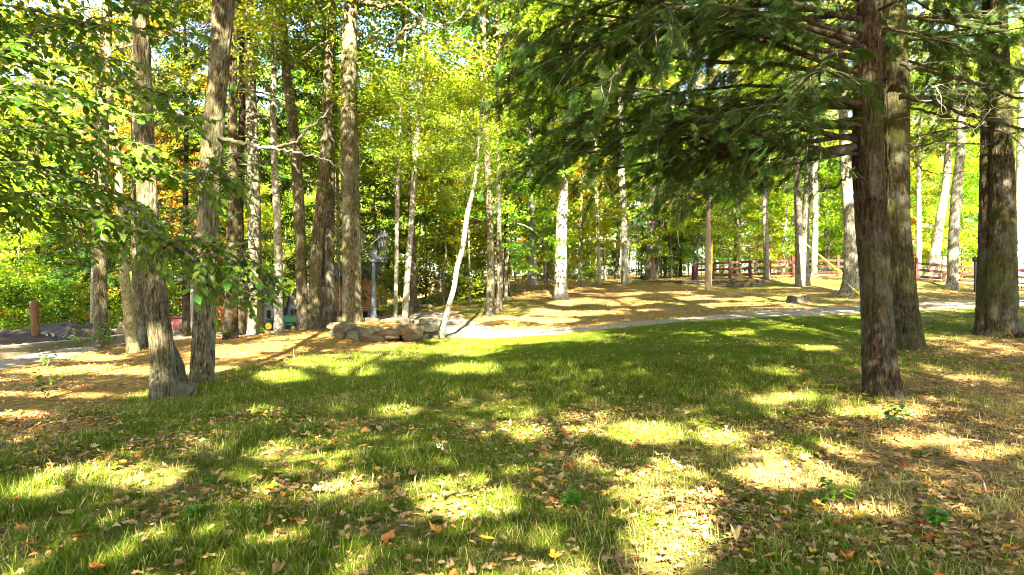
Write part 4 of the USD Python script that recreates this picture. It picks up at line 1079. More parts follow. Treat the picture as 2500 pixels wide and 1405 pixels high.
sp = [(5.4, 170, 3.2, .15, .3), (5.0, 185, 2.6, .05, .2), (6.0, 200, 3.4, .1, .35), (6.5, 160, 3.2, .1, .4), (7.0, 190, 4.0, .1, .45), (7.4, 220, 3.6, .1, .5), (5.6, 350, 2.6, .1, .35), (6.2, 330, 2.8, .1, .35), (6.8, 10, 3.0, .1, .4), (7.4, 345, 3.2, .1, .4), (7.8, 170, 3.8, .1, .5), (5.2, 270, 2.0, .1, .3), (6.6, 260, 2.8, .1, .4), (7.6, 240, 3.2, .1, .4)]
sp += [(z, r.uniform(0, 360), r.uniform(2.8, 5.0) * (1 - (z - 8) / 34), .1, .5) for z in np.linspace(8, 22, 40)]
N3 = hem_boughs(th, TREES[th], sp, 23, .9)
# hemlock F on the left: foliage high up, a few bare twigs lower
sp = [(z, r.uniform(0, 360), r.uniform(1.8, 3.0), .15, .45) for z in np.linspace(4.2, 14, 34)]
N4 = hem_boughs(tF, TREES[tF], sp, 24, .55)
# the dense tops above the picture
for t_, z_, k_, s_, rz_ in [(tf_, 8.0, 2, 1.25, 20), (tg, 8.6, 2, 1.3, 130), (th, 8.4, 2, 1.25, 250), (tg, 5.5, 0, 1.45, 40), (tf_, 7.5, 0, 1.4, 200)]:
    q_ = TREES[t_]
    i_ = int(np.argmin(np.abs(q_[:, 2] - 14)))
    a_ = math.radians(rz_)
    R_ = np.array([[math.cos(a_), -math.sin(a_), 0], [math.sin(a_), math.cos(a_), 0], [0, 0, 1]])
    S_, o_ = np.array([s_ * 1.25, s_ * 1.25, s_ * .8]), np.array([q_[i_, 0], q_[i_, 1], z_ + 2.0])
    lb, tv_, tf2_, tt2 = HEM_TOP[k_]
    part(t_, 'top_limbs', ((lb[0] * S_) @ R_.T + o_, lb[1]), 'twig_bark')
    tv_ = (tv_ * S_) @ R_.T + o_
    c_ = tv_.reshape(-1, 4, 3).mean(1)
    kp = ~(in_gap(c_, np.random.default_rng(3)))
    tf2_ = tf2_.reshape(-1, 2, 3)[kp].reshape(-1, 3)
    us, tf2_ = np.unique(tf2_, return_inverse=True)
    part(t_, 'top_foliage', (tv_[us], tf2_.reshape(-1, 3)), 'hemlock_needles', tone=tt2[us], kind='stuff')
# bare limbs that catch the eye, drawn where they show
for pts, d, rr in [([(2200, 155), (2280, 178), (2360, 196), (2420, 215), (2510, 250)], (14.0, 13.0), (.05, .02)), ([(2195, 238), (2260, 247), (2330, 270), (2420, 292), (2520, 322)], (14.0, 13.2), (.06, .02)),
                   ([(2210, 262), (2290, 282), (2380, 310), (2460, 330), (2510, 370)], (14.0, 13.4), (.03, .01)), ([(2088, 358), (2000, 374), (1900, 366), (1800, 378), (1700, 372), (1600, 392), (1500, 412), (1420, 408)], (9.9, 9.6), (.05, .012)),
                   ([(1800, 376), (1760, 360), (1715, 336), (1670, 326), (1600, 322)], (9.8, 9.5), (.05, .012)), ([(2100, 250), (2030, 246), (1960, 240), (1880, 246), (1800, 262), (1720, 290)], (9.9, 9.5), (.045, .012)),
                   ([(2086, 410), (2060, 440), (2020, 462), (1985, 480)], (9.8, 9.4), (.02, .006)), ([(2210, 350), (2260, 356), (2300, 330), (2340, 285)], (14.2, 13.6), (.02, .006)), ([(2215, 370), (2270, 420), (2330, 425), (2390, 400)], (14.2, 13.8), (.016, .005))]:
    bough(tf_ if d[0] < 11 else tg, pts, d, 'hemlock_bark', rr, int(pts[0][1]), 7, n=26, wob=.035)
rd = np.random.default_rng(9)
tw = []
for k in range(60):
    p0 = P(rd.uniform(2260, 2500), rd.uniform(200, 300), rd.uniform(12.5, 14))
    tw.append(tube(branch_path(rd, p0, (rd.uniform(-1, 1), rd.uniform(-.4, .4), rd.uniform(-.5, .6)), rd.uniform(.3, .8), 7, wander=.8), np.linspace(.007, .002, 8), 3, False))
part(tg, 'dead_twigs', join(tw), 'dead_twig', label='tangle of pale dead twigs')
tw = []
for k in range(60):
    p0 = P(rd.uniform(1450, 2080), rd.uniform(330, 520), rd.uniform(9.2, 10.2))
    tw.append(tube(branch_path(rd, p0, (rd.uniform(-1, .6), rd.uniform(-.4, .4), rd.uniform(-.9, .2)), rd.uniform(.3, .9), 7, wander=.5), np.linspace(.006, .002, 8), 3, False))
part(tf_, 'dead_twigs', join(tw), 'twig_bark')

# ------------------------------------------------------------------ the beech whose leaves hang in from the left
rb = np.random.default_rng(31)
bx, by = -6.6, 4.6
tBe = thing('beech_tree', 'young beech reaching in from the left with large fresh green leaves', 'tree', (bx, by, float(H(bx, by))))
zz = np.linspace(-.2, 9, 30)
part(tBe, 'trunk', trunk_mesh(np.c_[bx + .1 * np.sin(zz * .6), by + 0 * zz, zz], .12 * (1 - .08 * zz), 20, .03, 51, .3), 'pale_bark', smooth=True)
MAIN = [  # (pixel path, depth from, depth to, leafiness)
    ([(-350, 60), (-120, -10), (60, 20), (220, 60), (380, 70), (450, 80)], 5.0, 5.8, 1.0),
    ([(-350, 200), (-60, 150), (34, 112), (120, 62), (230, 48), (330, 12), (420, -20)], 5.0, 5.6, .9),
    ([(-350, 160), (-40, 120), (110, 150), (260, 210), (380, 250), (470, 290)], 5.1, 5.9, 1.1),
    ([(-350, 240), (-60, 210), (100, 260), (250, 320), (370, 360), (440, 400)], 5.2, 6.0, 1.1),
    ([(-350, 300), (-40, 300), (120, 350), (280, 400), (420, 420), (540, 440), (600, 470)], 5.2, 6.1, 1.0),
    ([(-350, 380), (-40, 400), (140, 430), (300, 480), (400, 540), (450, 580)], 5.0, 6.0, 1.1),
    ([(-350, 430), (-40, 450), (150, 500), (280, 530), (380, 570), (470, 590), (560, 620), (640, 660)], 5.1, 5.9, 1.1),
    ([(300, 500), (380, 560), (450, 620), (520, 670), (590, 700), (640, 720)], 5.5, 6.0, 1.3),
    ([(-350, 100), (-60, 40), (120, 110), (300, 150), (420, 180)], 5.6, 6.4, .9),
    ([(-350, 330), (-40, 350), (60, 430), (150, 520), (230, 580), (280, 610)], 5.4, 6.2, .9),
    ([(-350, 20), (-60, -60), (160, -40), (330, 0), (430, 30)], 4.8, 5.6, .9),
    ([(-350, 500), (-60, 480), (60, 520), (150, 570), (230, 600)], 5.6, 6.4, .8),
    ([(380, 570), (440, 610), (500, 620), (560, 640), (620, 690)], 5.6, 5.7, 1.4),
    ([(420, 420), (470, 440), (520, 420), (580, 440)], 5.7, 5.9, 1.2),
    ([(-350, 270), (-40, 240), (60, 200), (180, 230), (300, 280)], 4.6, 5.2, .9),
    ([(-350, 360), (-40, 330), (80, 310), (200, 350), (320, 380), (400, 420)], 4.7, 5.6, 1.0),
    ([(-350, 450), (-40, 400), (60, 390), (190, 440), (330, 520), (390, 560)], 5.4, 6.2, 1.0),
    ([(-350, 130), (-40, 90), (80, 60), (200, 110), (330, 200), (430, 240)], 5.3, 6.1, 1.0),
    ([(-350, 520), (-40, 500), (90, 470), (210, 510), (330, 600), (370, 640)], 5.5, 6.0, .9),
    ([(430, 590), (480, 640), (520, 690), (560, 720), (600, 735)], 5.5, 5.8, 1.0),
    ([(440, 560), (500, 590), (560, 600), (620, 640), (670, 690)], 5.6, 5.9, 1.0),
]
limbs, C, D, Nn, Ls = [], [], [], [], []
for pts, d0, d1, dens in MAIN:
    q = spline(np.array([P(a, b, d0 + (d1 - d0) * k / (len(pts) - 1)) for k, (a, b) in enumerate(pts)]), 40)
    q[1:-1] += rb.normal(0, .012, (38, 3))
    if pts[0][0] < -300:
        q = np.vstack([[bx + .05, by, q[0, 2] - .5], q])
    limbs.append(tube(q, np.linspace(.016, .003, len(q)), 5, False))
    L = np.linalg.norm(np.diff(q, axis=0), axis=1).sum()
    n2 = int(L / 0.078 * dens)
    for k in range(n2 + 1):
        u = 0.12 + .88 * k / n2
        j = min(len(q) - 2, int(u * (len(q) - 1)))
        d = unit(q[j + 1] - q[j])
        s = np.array([-d[1], d[0], 0]) * (1 if k % 2 else -1)
        l2 = rb.uniform(.18, .55) * (1.1 - .5 * u)
        e = branch_path(rb, q[j], d * rb.uniform(.5, 1.1) + s * rb.uniform(.3, 1) + [0, 0, rb.uniform(-.35, .15)], l2, 6, droop=.35, wander=.3) if k < n2 else branch_path(rb, q[-1], d, .2, 6, wander=.2)
        limbs.append(tube(e, np.linspace(.0035, .0015, 7), 3, False))
        for m, w in enumerate(np.arange(.12, 1.01, .042 / l2)):
            jj = min(5, int(w * 6)); ff = w * 6 - jj
            c = e[jj] * (1 - ff) + e[jj + 1] * ff
            de = unit(e[jj + 1] - e[jj])
            ss = np.array([-de[1], de[0], 0]) * (1 if m % 2 else -1)
            C.append(c); D.append(de * rb.uniform(.4, 1) + ss * rb.uniform(.5, 1) + [0, 0, rb.uniform(-.35, .12)])
            Nn.append(np.array([0, -.25, 1.0]) + rb.normal(0, .33, 3)); Ls.append(rb.uniform(.05, .10))
part(tBe, 'limbs', join(limbs), 'twig_bark')
C, D, Nn, Ls = np.array(C), np.array(D), np.array(Nn), np.array(Ls)
Tn = np.clip(rb.normal(.45, .22, len(C)), 0, .93)
Tn[rb.random(len(C)) < .006] = 1.0
pxs = 1250 + C[:, 0] / C[:, 1] * FPX
pys = 702.5 - (C[:, 2] - CAM_Z) / C[:, 1] * FPX
vis = (pxs > 5) & (pxs < 700) & (pys > 5) & (pys < 790)
score = np.where(vis, Ls / C[:, 1], 0)
big = np.argsort(-score)[:300]
rest = np.setdiff1d(np.arange(len(C)), big)
v, f, t_ = leaf_quads(C[rest], D[rest], Nn[rest], Ls[rest], Ls[rest] * .29, Tn[rest], .28, 1)
part(tBe, 'foliage', (v, f), 'beech_leaves', tone=t_, kind='stuff')
for i in big:
    v, f, t_ = leaf_quads(C[i:i + 1], D[i:i + 1], Nn[i:i + 1], Ls[i:i + 1], Ls[i:i + 1] * .29, Tn[i:i + 1], .28, 1)
    part(tBe, 'leaf', (v, f), 'beech_leaves', tone=t_)
NB = len(C)
# ------------------------------------------------------------------ grass, litter, fallen leaves
rg = np.random.default_rng(61)


def tuft(seed, n=34, h=0.11, spread=0.07, w=0.0030, dry=0.18, lay=0.8):
    r_ = np.random.default_rng(seed)
    V, Fc, T = [], [], []
    k = 0
    for i in range(n):
        a = r_.uniform(0, 2 * np.pi)
        b = np.array([*r_.normal(0, spread, 2), -0.01])
        L = h * r_.uniform(.5, 1.35)
        d = np.array([math.cos(a), math.sin(a), 0])
        s = np.array([-d[1], d[0], 0]) * w * r_.uniform(.7, 1.3)
        bend = r_.uniform(.25, 1.0) * lay
        t = np.array([0, .4, .75, 1.0])
        z = L * (t - .62 * bend * t ** 2)
        x = L * bend * t ** 1.6 * .9
        p = b + x[:, None] * d + np.c_[0 * t, 0 * t, z]
        wd = np.array([1, .9, .6, 0])[:, None]
        V.append(np.vstack([p[:3] - s * wd[:3], p[:3] + s * wd[:3], p[3:]]))
        Fc.append(np.array([[0, 3, 1], [1, 3, 4], [1, 4, 2], [2, 4, 5], [2, 5, 6]]) + k)
        tone = r_.uniform(.80, 1.0) if r_.random() < dry else np.clip(r_.normal(.38, .17), 0, .78)
        T.append(np.full(7, tone))
        k += 7
    return np.vstack(V), np.vstack(Fc), np.concatenate(T)


TUFTS = [tuft(500, 44, .085, .08, .0021, .05, 1.1), tuft(501, 44, .07, .09, .0021, .08, 1.2), tuft(502, 36, .115, .06, .0023, .05, 1.05), tuft(503, 48, .055, .10, .0021, .14, 1.3), tuft(504, 32, .155, .05, .0026, .05, 1.1), tuft(505, 44, .05, .11, .0023, .07, 1.2), tuft(506, 40, .08, .10, .0021, .8, 1.35), tuft(507, 26, .13, .05, .0019, .8, 1.5), tuft(508, 30, .12, .09, .0019, 1.0, 1.62)]


def sow(y0, y1, per_m2, thr):
    n = int(per_m2 * .76 * (y1 * y1 - y0 * y0))
    y = np.sqrt(rg.uniform(y0 * y0, y1 * y1, n))
    x = rg.uniform(-.77, .77, n) * y
    g = lawn(x, y)
    clumpy = np.maximum(lush(x, y), 0) * .8 + sstep(.40, .57, fn(x, y, 2.0, 21, 3)) * .95 + .05
    keep = rg.random(n) < np.clip((g - thr) / (1 - thr), 0, 1) ** 1.15 * clumpy * (1 if y0 < 13 else 1)
    return x[keep], y[keep], g[keep]


gp, gi, gs = [], [], []
for y0, y1, dens, s in [(3.2, 6, 620, .85), (6, 9, 420, .92), (9, 14, 230, 1.0), (14, 23, 150, 1.05), (23, 40, 26, 1.2)]:
    x, y, g = sow(y0, y1, dens, .12)
    on_drive = np.min((x[:, None] - DRIVE[None, ::6, 0]) ** 2 + (y[:, None] - DRIVE[None, ::6, 1]) ** 2, 1) < 1.25 ** 2
    x, y, g = x[~on_drive], y[~on_drive], g[~on_drive]
    gp.append(np.c_[x, y, H(x, y)])
    tall = fn(x, y, 1.1, 33, 2)
    mown = (y > 13) & (x > -1)
    k = np.where(mown, rg.choice([1, 3, 5], len(x)), np.where(tall > .51, rg.choice([2, 4, 0], len(x)), rg.choice([0, 1, 3, 5, 6, 7], len(x), p=[.30, .26, .17, .20, .04, .03])))
    gi.append(k)
    gs.append(s * rg.uniform(.65, 1.2, len(x)) * np.where(mown, .85, 1.0))
for y0, y1, dens in [(3.2, 6, 85), (6, 10, 50), (10, 16, 14)]:
    n_ = int(dens * .76 * (y1 * y1 - y0 * y0))
    y = np.sqrt(rg.uniform(y0 * y0, y1 * y1, n_))
    x = rg.uniform(-.77, .77, n_) * y
    k = rg.random(n_) < (1 - needle_zone(x, y)) * (.12 + .7 * sstep(.45, .62, fn(x, y, 1.6, 71, 2))) * (1.1 - .95 * lawn(x, y))
    x, y = x[k], y[k]
    gp.append(np.c_[x, y, H(x, y) + .004]); gi.append(np.full(len(x), 8)); gs.append(rg.uniform(.7, 1.3, len(x)))
def rosette(seed, n=9, L=.05):
    r_ = np.random.default_rng(seed)
    a = np.arange(n) * 2.4 + r_.normal(0, .2, n)
    d = np.c_[np.cos(a), np.sin(a), r_.uniform(.05, .6, n)]
    l = L * r_.uniform(.6, 1.2, n)
    return leaf_quads(np.c_[r_.normal(0, .02, (n, 2)), r_.uniform(0, .03, n)], d, np.c_[r_.normal(0, .2, (n, 2)), np.ones(n)], l, l * .36, np.clip(r_.normal(.35, .15, n), 0, .7), .2, 1)


TUFTS += [rosette(520), rosette(521, 7, .065), rosette(522, 14, .035)]
n_ = 900
y = np.sqrt(rg.uniform(3.3 ** 2, 11 ** 2, n_)); x = rg.uniform(-.77, .77, n_) * y
k = rg.random(n_) < (1 - needle_zone(x, y)) * sstep(.44, .6, fn(x, y, .9, 91, 2))
x, y = x[k], y[k]
gp.append(np.c_[x, y, H(x, y) + .01]); gi.append(rg.integers(9, 12, len(x))); gs.append(rg.uniform(.7, 1.3, len(x)))
gp, gi, gs = np.vstack(gp), np.concatenate(gi), np.concatenate(gs)
az = rg.uniform(0, np.pi, len(gp))
instancer('/World/grass', TUFTS, 'grass_blades', gp, gi, np.c_[np.cos(az), 0 * az, 0 * az, np.sin(az)], gs, kind='stuff')
tag('/World/grass', 'uneven green and straw-coloured grass of the lawn', 'grass')
NG = len(gp)


def maple_leaf(c, ang, L, tone, rng, curl):
    """Fallen lobed leaves lying about: fans of 12 points. All arrays of one length."""
    n = len(c)
    th = np.radians([-90, -50, -62, -14, -22, 14, 34, 62, 68, 90])
    rad = np.array([.30, .52, .46, .72, .60, .66, .92, .66, .70, 1.0])
    th = np.concatenate([th, np.pi - th[-2:0:-1]])
    rad = np.concatenate([rad, rad[-2:0:-1]])
    m = len(th)
    rr = rad[None] * L[:, None] * rng.uniform(.8, 1.15, (n, m)) * .62
    x, y = rr * np.cos(th), rr * np.sin(th)
    z = curl[:, None] * (x ** 2 * rng.normal(1, .6, (n, 1)) + .7 * y ** 2 * rng.normal(.6, .8, (n, 1))) / L[:, None] + rng.normal(0, .08, (n, m)) * L[:, None]
    return leaf_fan(c, ang, x, y, z, tone, rng)


def oval_leaf(c, ang, L, tone, rng, curl):
    n = len(c)
    th = np.linspace(0, 2 * np.pi, 9)[:-1]
    x = .27 * L[:, None] * np.sin(th)[None] * rng.uniform(.8, 1.2, (n, 1))
    y = .5 * L[:, None] * np.cos(th)[None]
    z = curl[:, None] * (1.6 * np.abs(x) * rng.uniform(.3, 1, (n, 1)) + .6 * y ** 2 / L[:, None] * rng.normal(.5, 1, (n, 1)))
    return leaf_fan(c, ang, x, y, z, tone, rng)


def leaf_fan(c, ang, x, y, z, tone, rng):
    n, m = x.shape
    tx, ty = rng.normal(0, .20, (n, 1)), rng.normal(0, .20, (n, 1))
    z = z - z.min(1, keepdims=True) * .6 + x * tx + y * ty
    ca, sa = np.cos(ang)[:, None], np.sin(ang)[:, None]
    X, Y = x * ca - y * sa, x * sa + y * ca
    v = np.stack([X, Y, z], -1) + c[:, None]
    v = np.concatenate([v, c[:, None] + np.c_[0 * ang, 0 * ang, z.mean(1) * .5][:, None]], 1)
    f = np.array([[m, k, (k + 1) % m] for k in range(m)])
    return v.reshape(-1, 3), (np.arange(n)[:, None, None] * (m + 1) + f[None]).reshape(-1, 3), np.repeat(tone, m + 1)


def litter_at(y0, y1, per_m2):
    n = int(per_m2 * .77 * (y1 * y1 - y0 * y0))
    y = np.sqrt(rg.uniform(y0 * y0, y1 * y1, n))
    x = rg.uniform(-.78, .78, n) * y
    g = lawn(x, y)
    p = np.clip(1.25 - 1.1 * g, .09, 1.2) * (.25 + 1.3 * sstep(.35, .65, fn(x, y, 1.4, 44, 2)))
    p *= 1 - .65 * needle_zone(x, y)
    k = rg.random(n) < p
    return x[k], y[k], g[k]


def litter_tone(n, fresh=.12):
    t = np.clip(rg.normal(.47, .20, n), 0.02, .76)
    odd = rg.random(n) < fresh
    return np.where(odd, rg.choice([.80, .84, .88, .91, .95, .99], n, p=[.28, .2, .2, .14, .12, .06]), t)


parts_ = []
for y0, y1, dens, big_ in [(3.2, 5.5, 900, 1), (5.5, 9, 620, 1), (9, 15, 240, 0), (15, 24, 95, 0), (24, 44, 60, 0)]:
    x, y, g = litter_at(y0, y1, dens)
    h = np.where(rg.random(len(x)) < g, .045, .012) * rg.uniform(.1, 1.2, len(x))
    c = np.c_[x, y, H(x, y) + h + .006]
    ang, L, tone = rg.uniform(0, 2 * np.pi, len(x)), rg.uniform(.022, .066, len(x)) * (1.0 if y0 < 12 else 1.25), litter_tone(len(x))
    mk = rg.random(len(x)) < (.35 if big_ else .12)
    cu = np.clip(rg.normal(.35, .6, len(x)), -.8, 1.5)
    parts_ += [maple_leaf(c[mk], ang[mk], L[mk] * 1.25, tone[mk], rg, cu[mk]), oval_leaf(c[~mk], ang[~mk], L[~mk], tone[~mk], rg, cu[~mk])]
v, f = join([(a, b) for a, b, _ in parts_])
p = numbered('/World', 'leaf_litter')
prim_mesh(p, v, f, 'fallen_leaves', tone=np.concatenate([t for *_, t in parts_]))
tag(p, 'brown and tan leaf litter scattered over lawn and bank', 'leaf litter', kind='stuff')
NL = len(f)

# single leaves one can pick out in the foreground
KINDS = [(.55, 'dry tan'), (.70, 'pale buff'), (.34, 'dull brown'), (.80, 'yellow'), (.86, 'orange-yellow'), (.91, 'orange'), (.93, 'rusty red'), (1.0, 'dark red')]
for k in range(230):
    y = 3.55 + 5.2 * rg.random() ** 1.7
    x = rg.uniform(-.73, .73) * y
    z = float(H(x, y))
    kk = int(rg.choice(8, p=[.34, .18, .16, .10, .09, .08, .03, .02]))
    mp_ = rg.random() < .55
    one = np.array([1.0])
    L = one * rg.uniform(.055, .10)
    on = float(lawn(np.array([x]), np.array([y]))[0]) > .5
    c = np.array([[0, 0, rg.uniform(.03, .065) if on else rg.uniform(.012, .03)]])
    m = (maple_leaf if mp_ else oval_leaf)(c, one * rg.uniform(0, 6.28), L * (1.0 if mp_ else 1.05), one * KINDS[kk][0], rg, one * np.clip(rg.normal(.4, .7), -.8, 1.4))
    shape_ = 'lobed' if mp_ else 'oval'
    px_, py_ = 1250 + x / y * FPX, 702.5 + (CAM_Z - z) / y * FPX
    spot = ['far left', 'left', 'left of centre', 'right of centre', 'right', 'far right'][int(np.clip(px_ / 2500 * 6, 0, 5))]
    row = 'along the bottom edge' if py_ > 1270 else 'in the near lawn' if py_ > 1080 else 'farther back'
    shape_ += ' upturned' if abs(float(m[0][:, 2].max() - m[0][:, 2].min())) > .035 else ''
    lab = f'{KINDS[kk][1]} {shape_} fallen leaf on the {"grass" if on else "litter"} {row}, {spot}'
    q = numbered('/World', 'fallen_leaf')
    prim_mesh(q, m[0] + [x, y, z], m[1], 'fallen_leaves', tone=m[2])
    tag(q, lab, 'leaf', f'{KINDS[kk][1]} {shape_} leaves on the {"grass" if on else "litter"} {row}, {spot}')
# ------------------------------------------------------------------ lamp post, stone ring
ro = np.random.default_rng(71)
LB = at(912, 24.3)
t = thing('lamp_post', 'blue-grey cast lamp post with three lanterns, rising from the stone ring', 'lamp post', LB)
sc = 24.3 / FPX


def lp(name, m, mt='lamp_paint', parent=None, smooth=35):
    v, f = mesh_vf(m)
    if name in ('pole', 'base'):
        v = v * [.72, .72, 1]
    return part(parent or t, name, (v + LB, f), mt, smooth=smooth)


lp('base', lathe([(0, -.1), (.20, -.1), (.20, .02), (.175, .05), (.165, .42), (.15, .47), (.165, .50), (.165, .56), (.135, .60), (.13, .72), (.15, .74), (.15, .79), (.11, .83), (.10, .86), (0, .86)], 24))
lp('pole', lathe([(0, .86), (.098, .86), (.09, 1.6), (.115, 1.61), (.115, 1.69), (.085, 1.70), (.078, 2.42), (0, 2.42)], 24))
lp('collar', lathe([(0, 2.42), (.11, 2.42), (.12, 2.46), (.10, 2.52), (.125, 2.58), (.125, 2.72), (.09, 2.78), (.07, 2.84), (.045, 2.88), (.055, 2.92), (.02, 2.98), (0, 3.0)], 24))
for k, (az, tone_) in enumerate([(math.radians(186), 0), (math.radians(58), 0), (math.radians(-8), 0)]):
    d = np.array([math.cos(az), math.sin(az), 0]) * (1.12 if k == 0 else 1)
    R_ = .40
    arc = spline(np.array([d * .10 + [0, 0, 2.62], d * .20 + [0, 0, 2.50], d * .32 + [0, 0, 2.50], d * .40 + [0, 0, 2.60], d * .41 + [0, 0, 2.74], d * R_ + [0, 0, 2.84]]), 18)
    scr = np.array([d * (.30 + .07 * math.cos(a) * (1 - a / 9)) + [0, 0, 2.60 + .07 * math.sin(a) * (1 - a / 9)] for a in np.linspace(-1.6, 4.2, 14)])
    knob = trimesh.creation.icosphere(2, .045); knob.apply_translation(d * .50 + [0, 0, 2.56])
    lp('arm', join([tube(arc, .028, 9), tube(scr, .016, 7), (knob.vertices, knob.faces), tube(np.array([d * .41 + [0, 0, 2.58], d * .50 + [0, 0, 2.56]]), .016, 7)]))
    c = d * R_
    ln = lp('lantern', lathe([(0, 2.83), (.035, 2.83), (.055, 2.88), (.05, 2.91), (.115, 2.94), (.12, 2.97), (0, 2.97)], 8, c), smooth=False)
    lp('glass', lathe([(.105, 2.972), (.14, 3.27)], 8, c), 'lantern_glass', ln, False)
    bars = [tube(np.array([c + [.112 * math.cos(a), .112 * math.sin(a), 2.965], c + [.147 * math.cos(a), .147 * math.sin(a), 3.275]]), .009, 5) for a in np.arange(8) * math.pi / 4]
    lp('bars', join(bars), 'lamp_paint', ln)
    lp('bulb', lathe([(0, 2.985), (.03, 2.985), (.032, 3.03), (.05, 3.09), (.052, 3.13), (.03, 3.19), (0, 3.21)], 14, c), 'bulb_amber', ln, True)
    lp('lantern_roof', lathe([(.17, 3.27), (.178, 3.29), (.155, 3.31), (.10, 3.40), (.05, 3.43), (.055, 3.46), (.03, 3.49), (.018, 3.55), (0, 3.57)], 8, c), 'lamp_paint', ln, False)

RC = at(945, 22.3)
tr = thing('stone_planter', 'low ring of flat field stones filled with pine needles around the lamp post', 'stone ring', RC)
MS = ['field_stone', 'field_stone_tan', 'field_stone_grey']
xs_px = np.linspace(818, 1072, 12)


def ringp(a, r=1.0):
    return np.array([(945 - 1250) / FPX * 22.3 + 1.55 * math.cos(a) * r, 22.3 + 1.65 * math.sin(a) * r])


a = math.pi * 1.02
lay = 0
while a < math.pi * 2.04:                                        # front arc, two uneven courses of big slabs
    w = ro.uniform(.42, .75)
    x, y = ringp(a + w / 3.5)
    g = float(H(x, y))
    h = ro.uniform(.20, .30)
    s = turn(rock(ro, w * .50, .27, h * .55, .13, 20), rz=a + w / 3.5 + math.pi / 2, rx=ro.normal(0, .08), ry=ro.normal(0, .06), at=(x, y, g + h * .42))
    part(tr, 'stone', s, MS[int(ro.integers(3))])
    a += w / 1.74 * .96
a = math.pi * 0.98
while a < math.pi * 2.06:
    w = ro.uniform(.55, 1.0)
    x, y = ringp(a + w / 3.5, .97)
    g = float(H(x, y))
    up = .25 + .12 * max(0, math.cos(a + .1)) + ro.uniform(-.03, .03)
    h = ro.uniform(.15, .26) + .16 * max(0, math.cos(a))
    s = turn(rock(ro, w * .52, .33, h * .52, .12, 20), rz=a + w / 3.5 + math.pi / 2, rx=ro.normal(0, .10), ry=ro.normal(0, .07), at=(x, y, g + up))
    part(tr, 'stone', s, MS[int(ro.integers(3))])
    a += w / 1.74 * .95
for a in np.linspace(.15, math.pi * .9, 8):                       # back arc, seen over the fill
    x, y = ringp(a + ro.normal(0, .05), 1.0)
    part(tr, 'stone', turn(rock(ro, ro.uniform(.25, .4), .26, .15, .1), rz=a + math.pi / 2, at=(x, y, float(H(x, y)) + .33)), MS[int(ro.integers(3))])
for px, d, w, h in [(838, 21.7, .5, .2), (866, 20.9, .45, .14)]:
    p0 = at(px, d)
    part(tr, 'stone', turn(rock(ro, w * .6, .35, h, .1), rz=.4, ry=.25, at=p0 + [0, 0, h * .4]), 'field_stone_grey')
th_ = np.linspace(0, 2 * np.pi, 33)[:-1]
rr_ = np.array([0, .3, .6, .85, 1.0])
V = [[*ringp(a, r), float(H(*ringp(a, r))) + .27 + .10 * (1 - r * r) + ro.normal(0, .015)] for r in rr_ for a in th_]
Fq = [[i * 32 + j, i * 32 + (j + 1) % 32, (i + 1) * 32 + (j + 1) % 32, (i + 1) * 32 + j] for i in range(4) for j in range(32)]
v_, f_ = np.array(V), np.array(Fq)
path_ = numbered(tr, 'needle_fill')
f_ = np.vstack([f_[:, [0, 2, 1]], f_[:, [0, 3, 2]]])
prim_mesh(path_, v_ - ORIGIN[tr], f_, 'ground_cover', smooth=True, extra={'turf': np.zeros(len(v_)), 'needle': np.ones(len(v_)), 'lush': np.zeros(len(v_))})
B = at(432, 10.35)
solo('boulder', turn(rock(np.random.default_rng(4), .24, .19, .15, .16, 60), rz=.5, ry=.35, at=B + [0, 0, .05]), 'mossy_stone', 'mossy boulder leaning at the foot of the rough maple', 'boulder')
for px, d, s, lab in [(1045, 33, .32, 'pale rock showing on the grassy bank'), (1010, 24.6, .2, 'flat pale stone behind the stone ring by the saplings'), (1030, 23.9, .24, 'flat stone at the right rear of the stone ring')]:
    p0 = at(px, d)
    solo('rock', turn(rock(ro, s * 1.3, s, s * .5, .1), rz=ro.uniform(0, 3), at=p0 + [0, 0, s * .2]), 'field_stone', lab, 'rock')

# ------------------------------------------------------------------ curved dry-stone wall, stump, fence, gate, poles
tw_ = thing('stone_wall', 'curved dry-stone retaining wall of thin grey slabs below the red fence', 'wall', at(1720, 38.5))
wp = spline(np.array([[*at(1575, 43.0)[:2]], [*at(1640, 41.6)[:2]], [*at(1720, 39.8)[:2]], [*at(1790, 38.4)[:2]], [*at(1835, 38.0)[:2]], [*at(1856, 38.6)[:2]]]), 200)
sl = np.concatenate([[0], np.cumsum(np.linalg.norm(np.diff(wp, axis=0), axis=1))])
wtop = np.interp(sl, [0, sl[-1] * .5, sl[-1]], [2.02, 2.04, 2.06])
for course in range(7):
    s0 = ro.uniform(-.3, 0)
    while s0 < sl[-1]:
        w = ro.uniform(.28, .62)
        sm = min(max(s0 + w / 2, 0), sl[-1])
        x, y = np.interp(sm, sl, wp[:, 0]), np.interp(sm, sl, wp[:, 1])
        g = float(H(x, y))
        z = np.interp(sm, sl, wtop) - .10 * (course + .5)
        if z > g - .12:
            i = min(int(np.searchsorted(sl, sm)), 198)
            t2 = wp[i + 1] - wp[i]
            cap_ = course == 0
            b = box(-w / 2 + .008, w / 2 - .008, -.17 - (.04 if cap_ else 0), .17, -.046, .046, .015)
            part(tw_, 'stone', turn(b, rz=math.atan2(t2[1], t2[0]) + ro.normal(0, .04), rx=ro.normal(0, .03), at=(x + ro.normal(0, .015), y + ro.normal(0, .02), z)), MS[int(ro.integers(3))])
        s0 += w

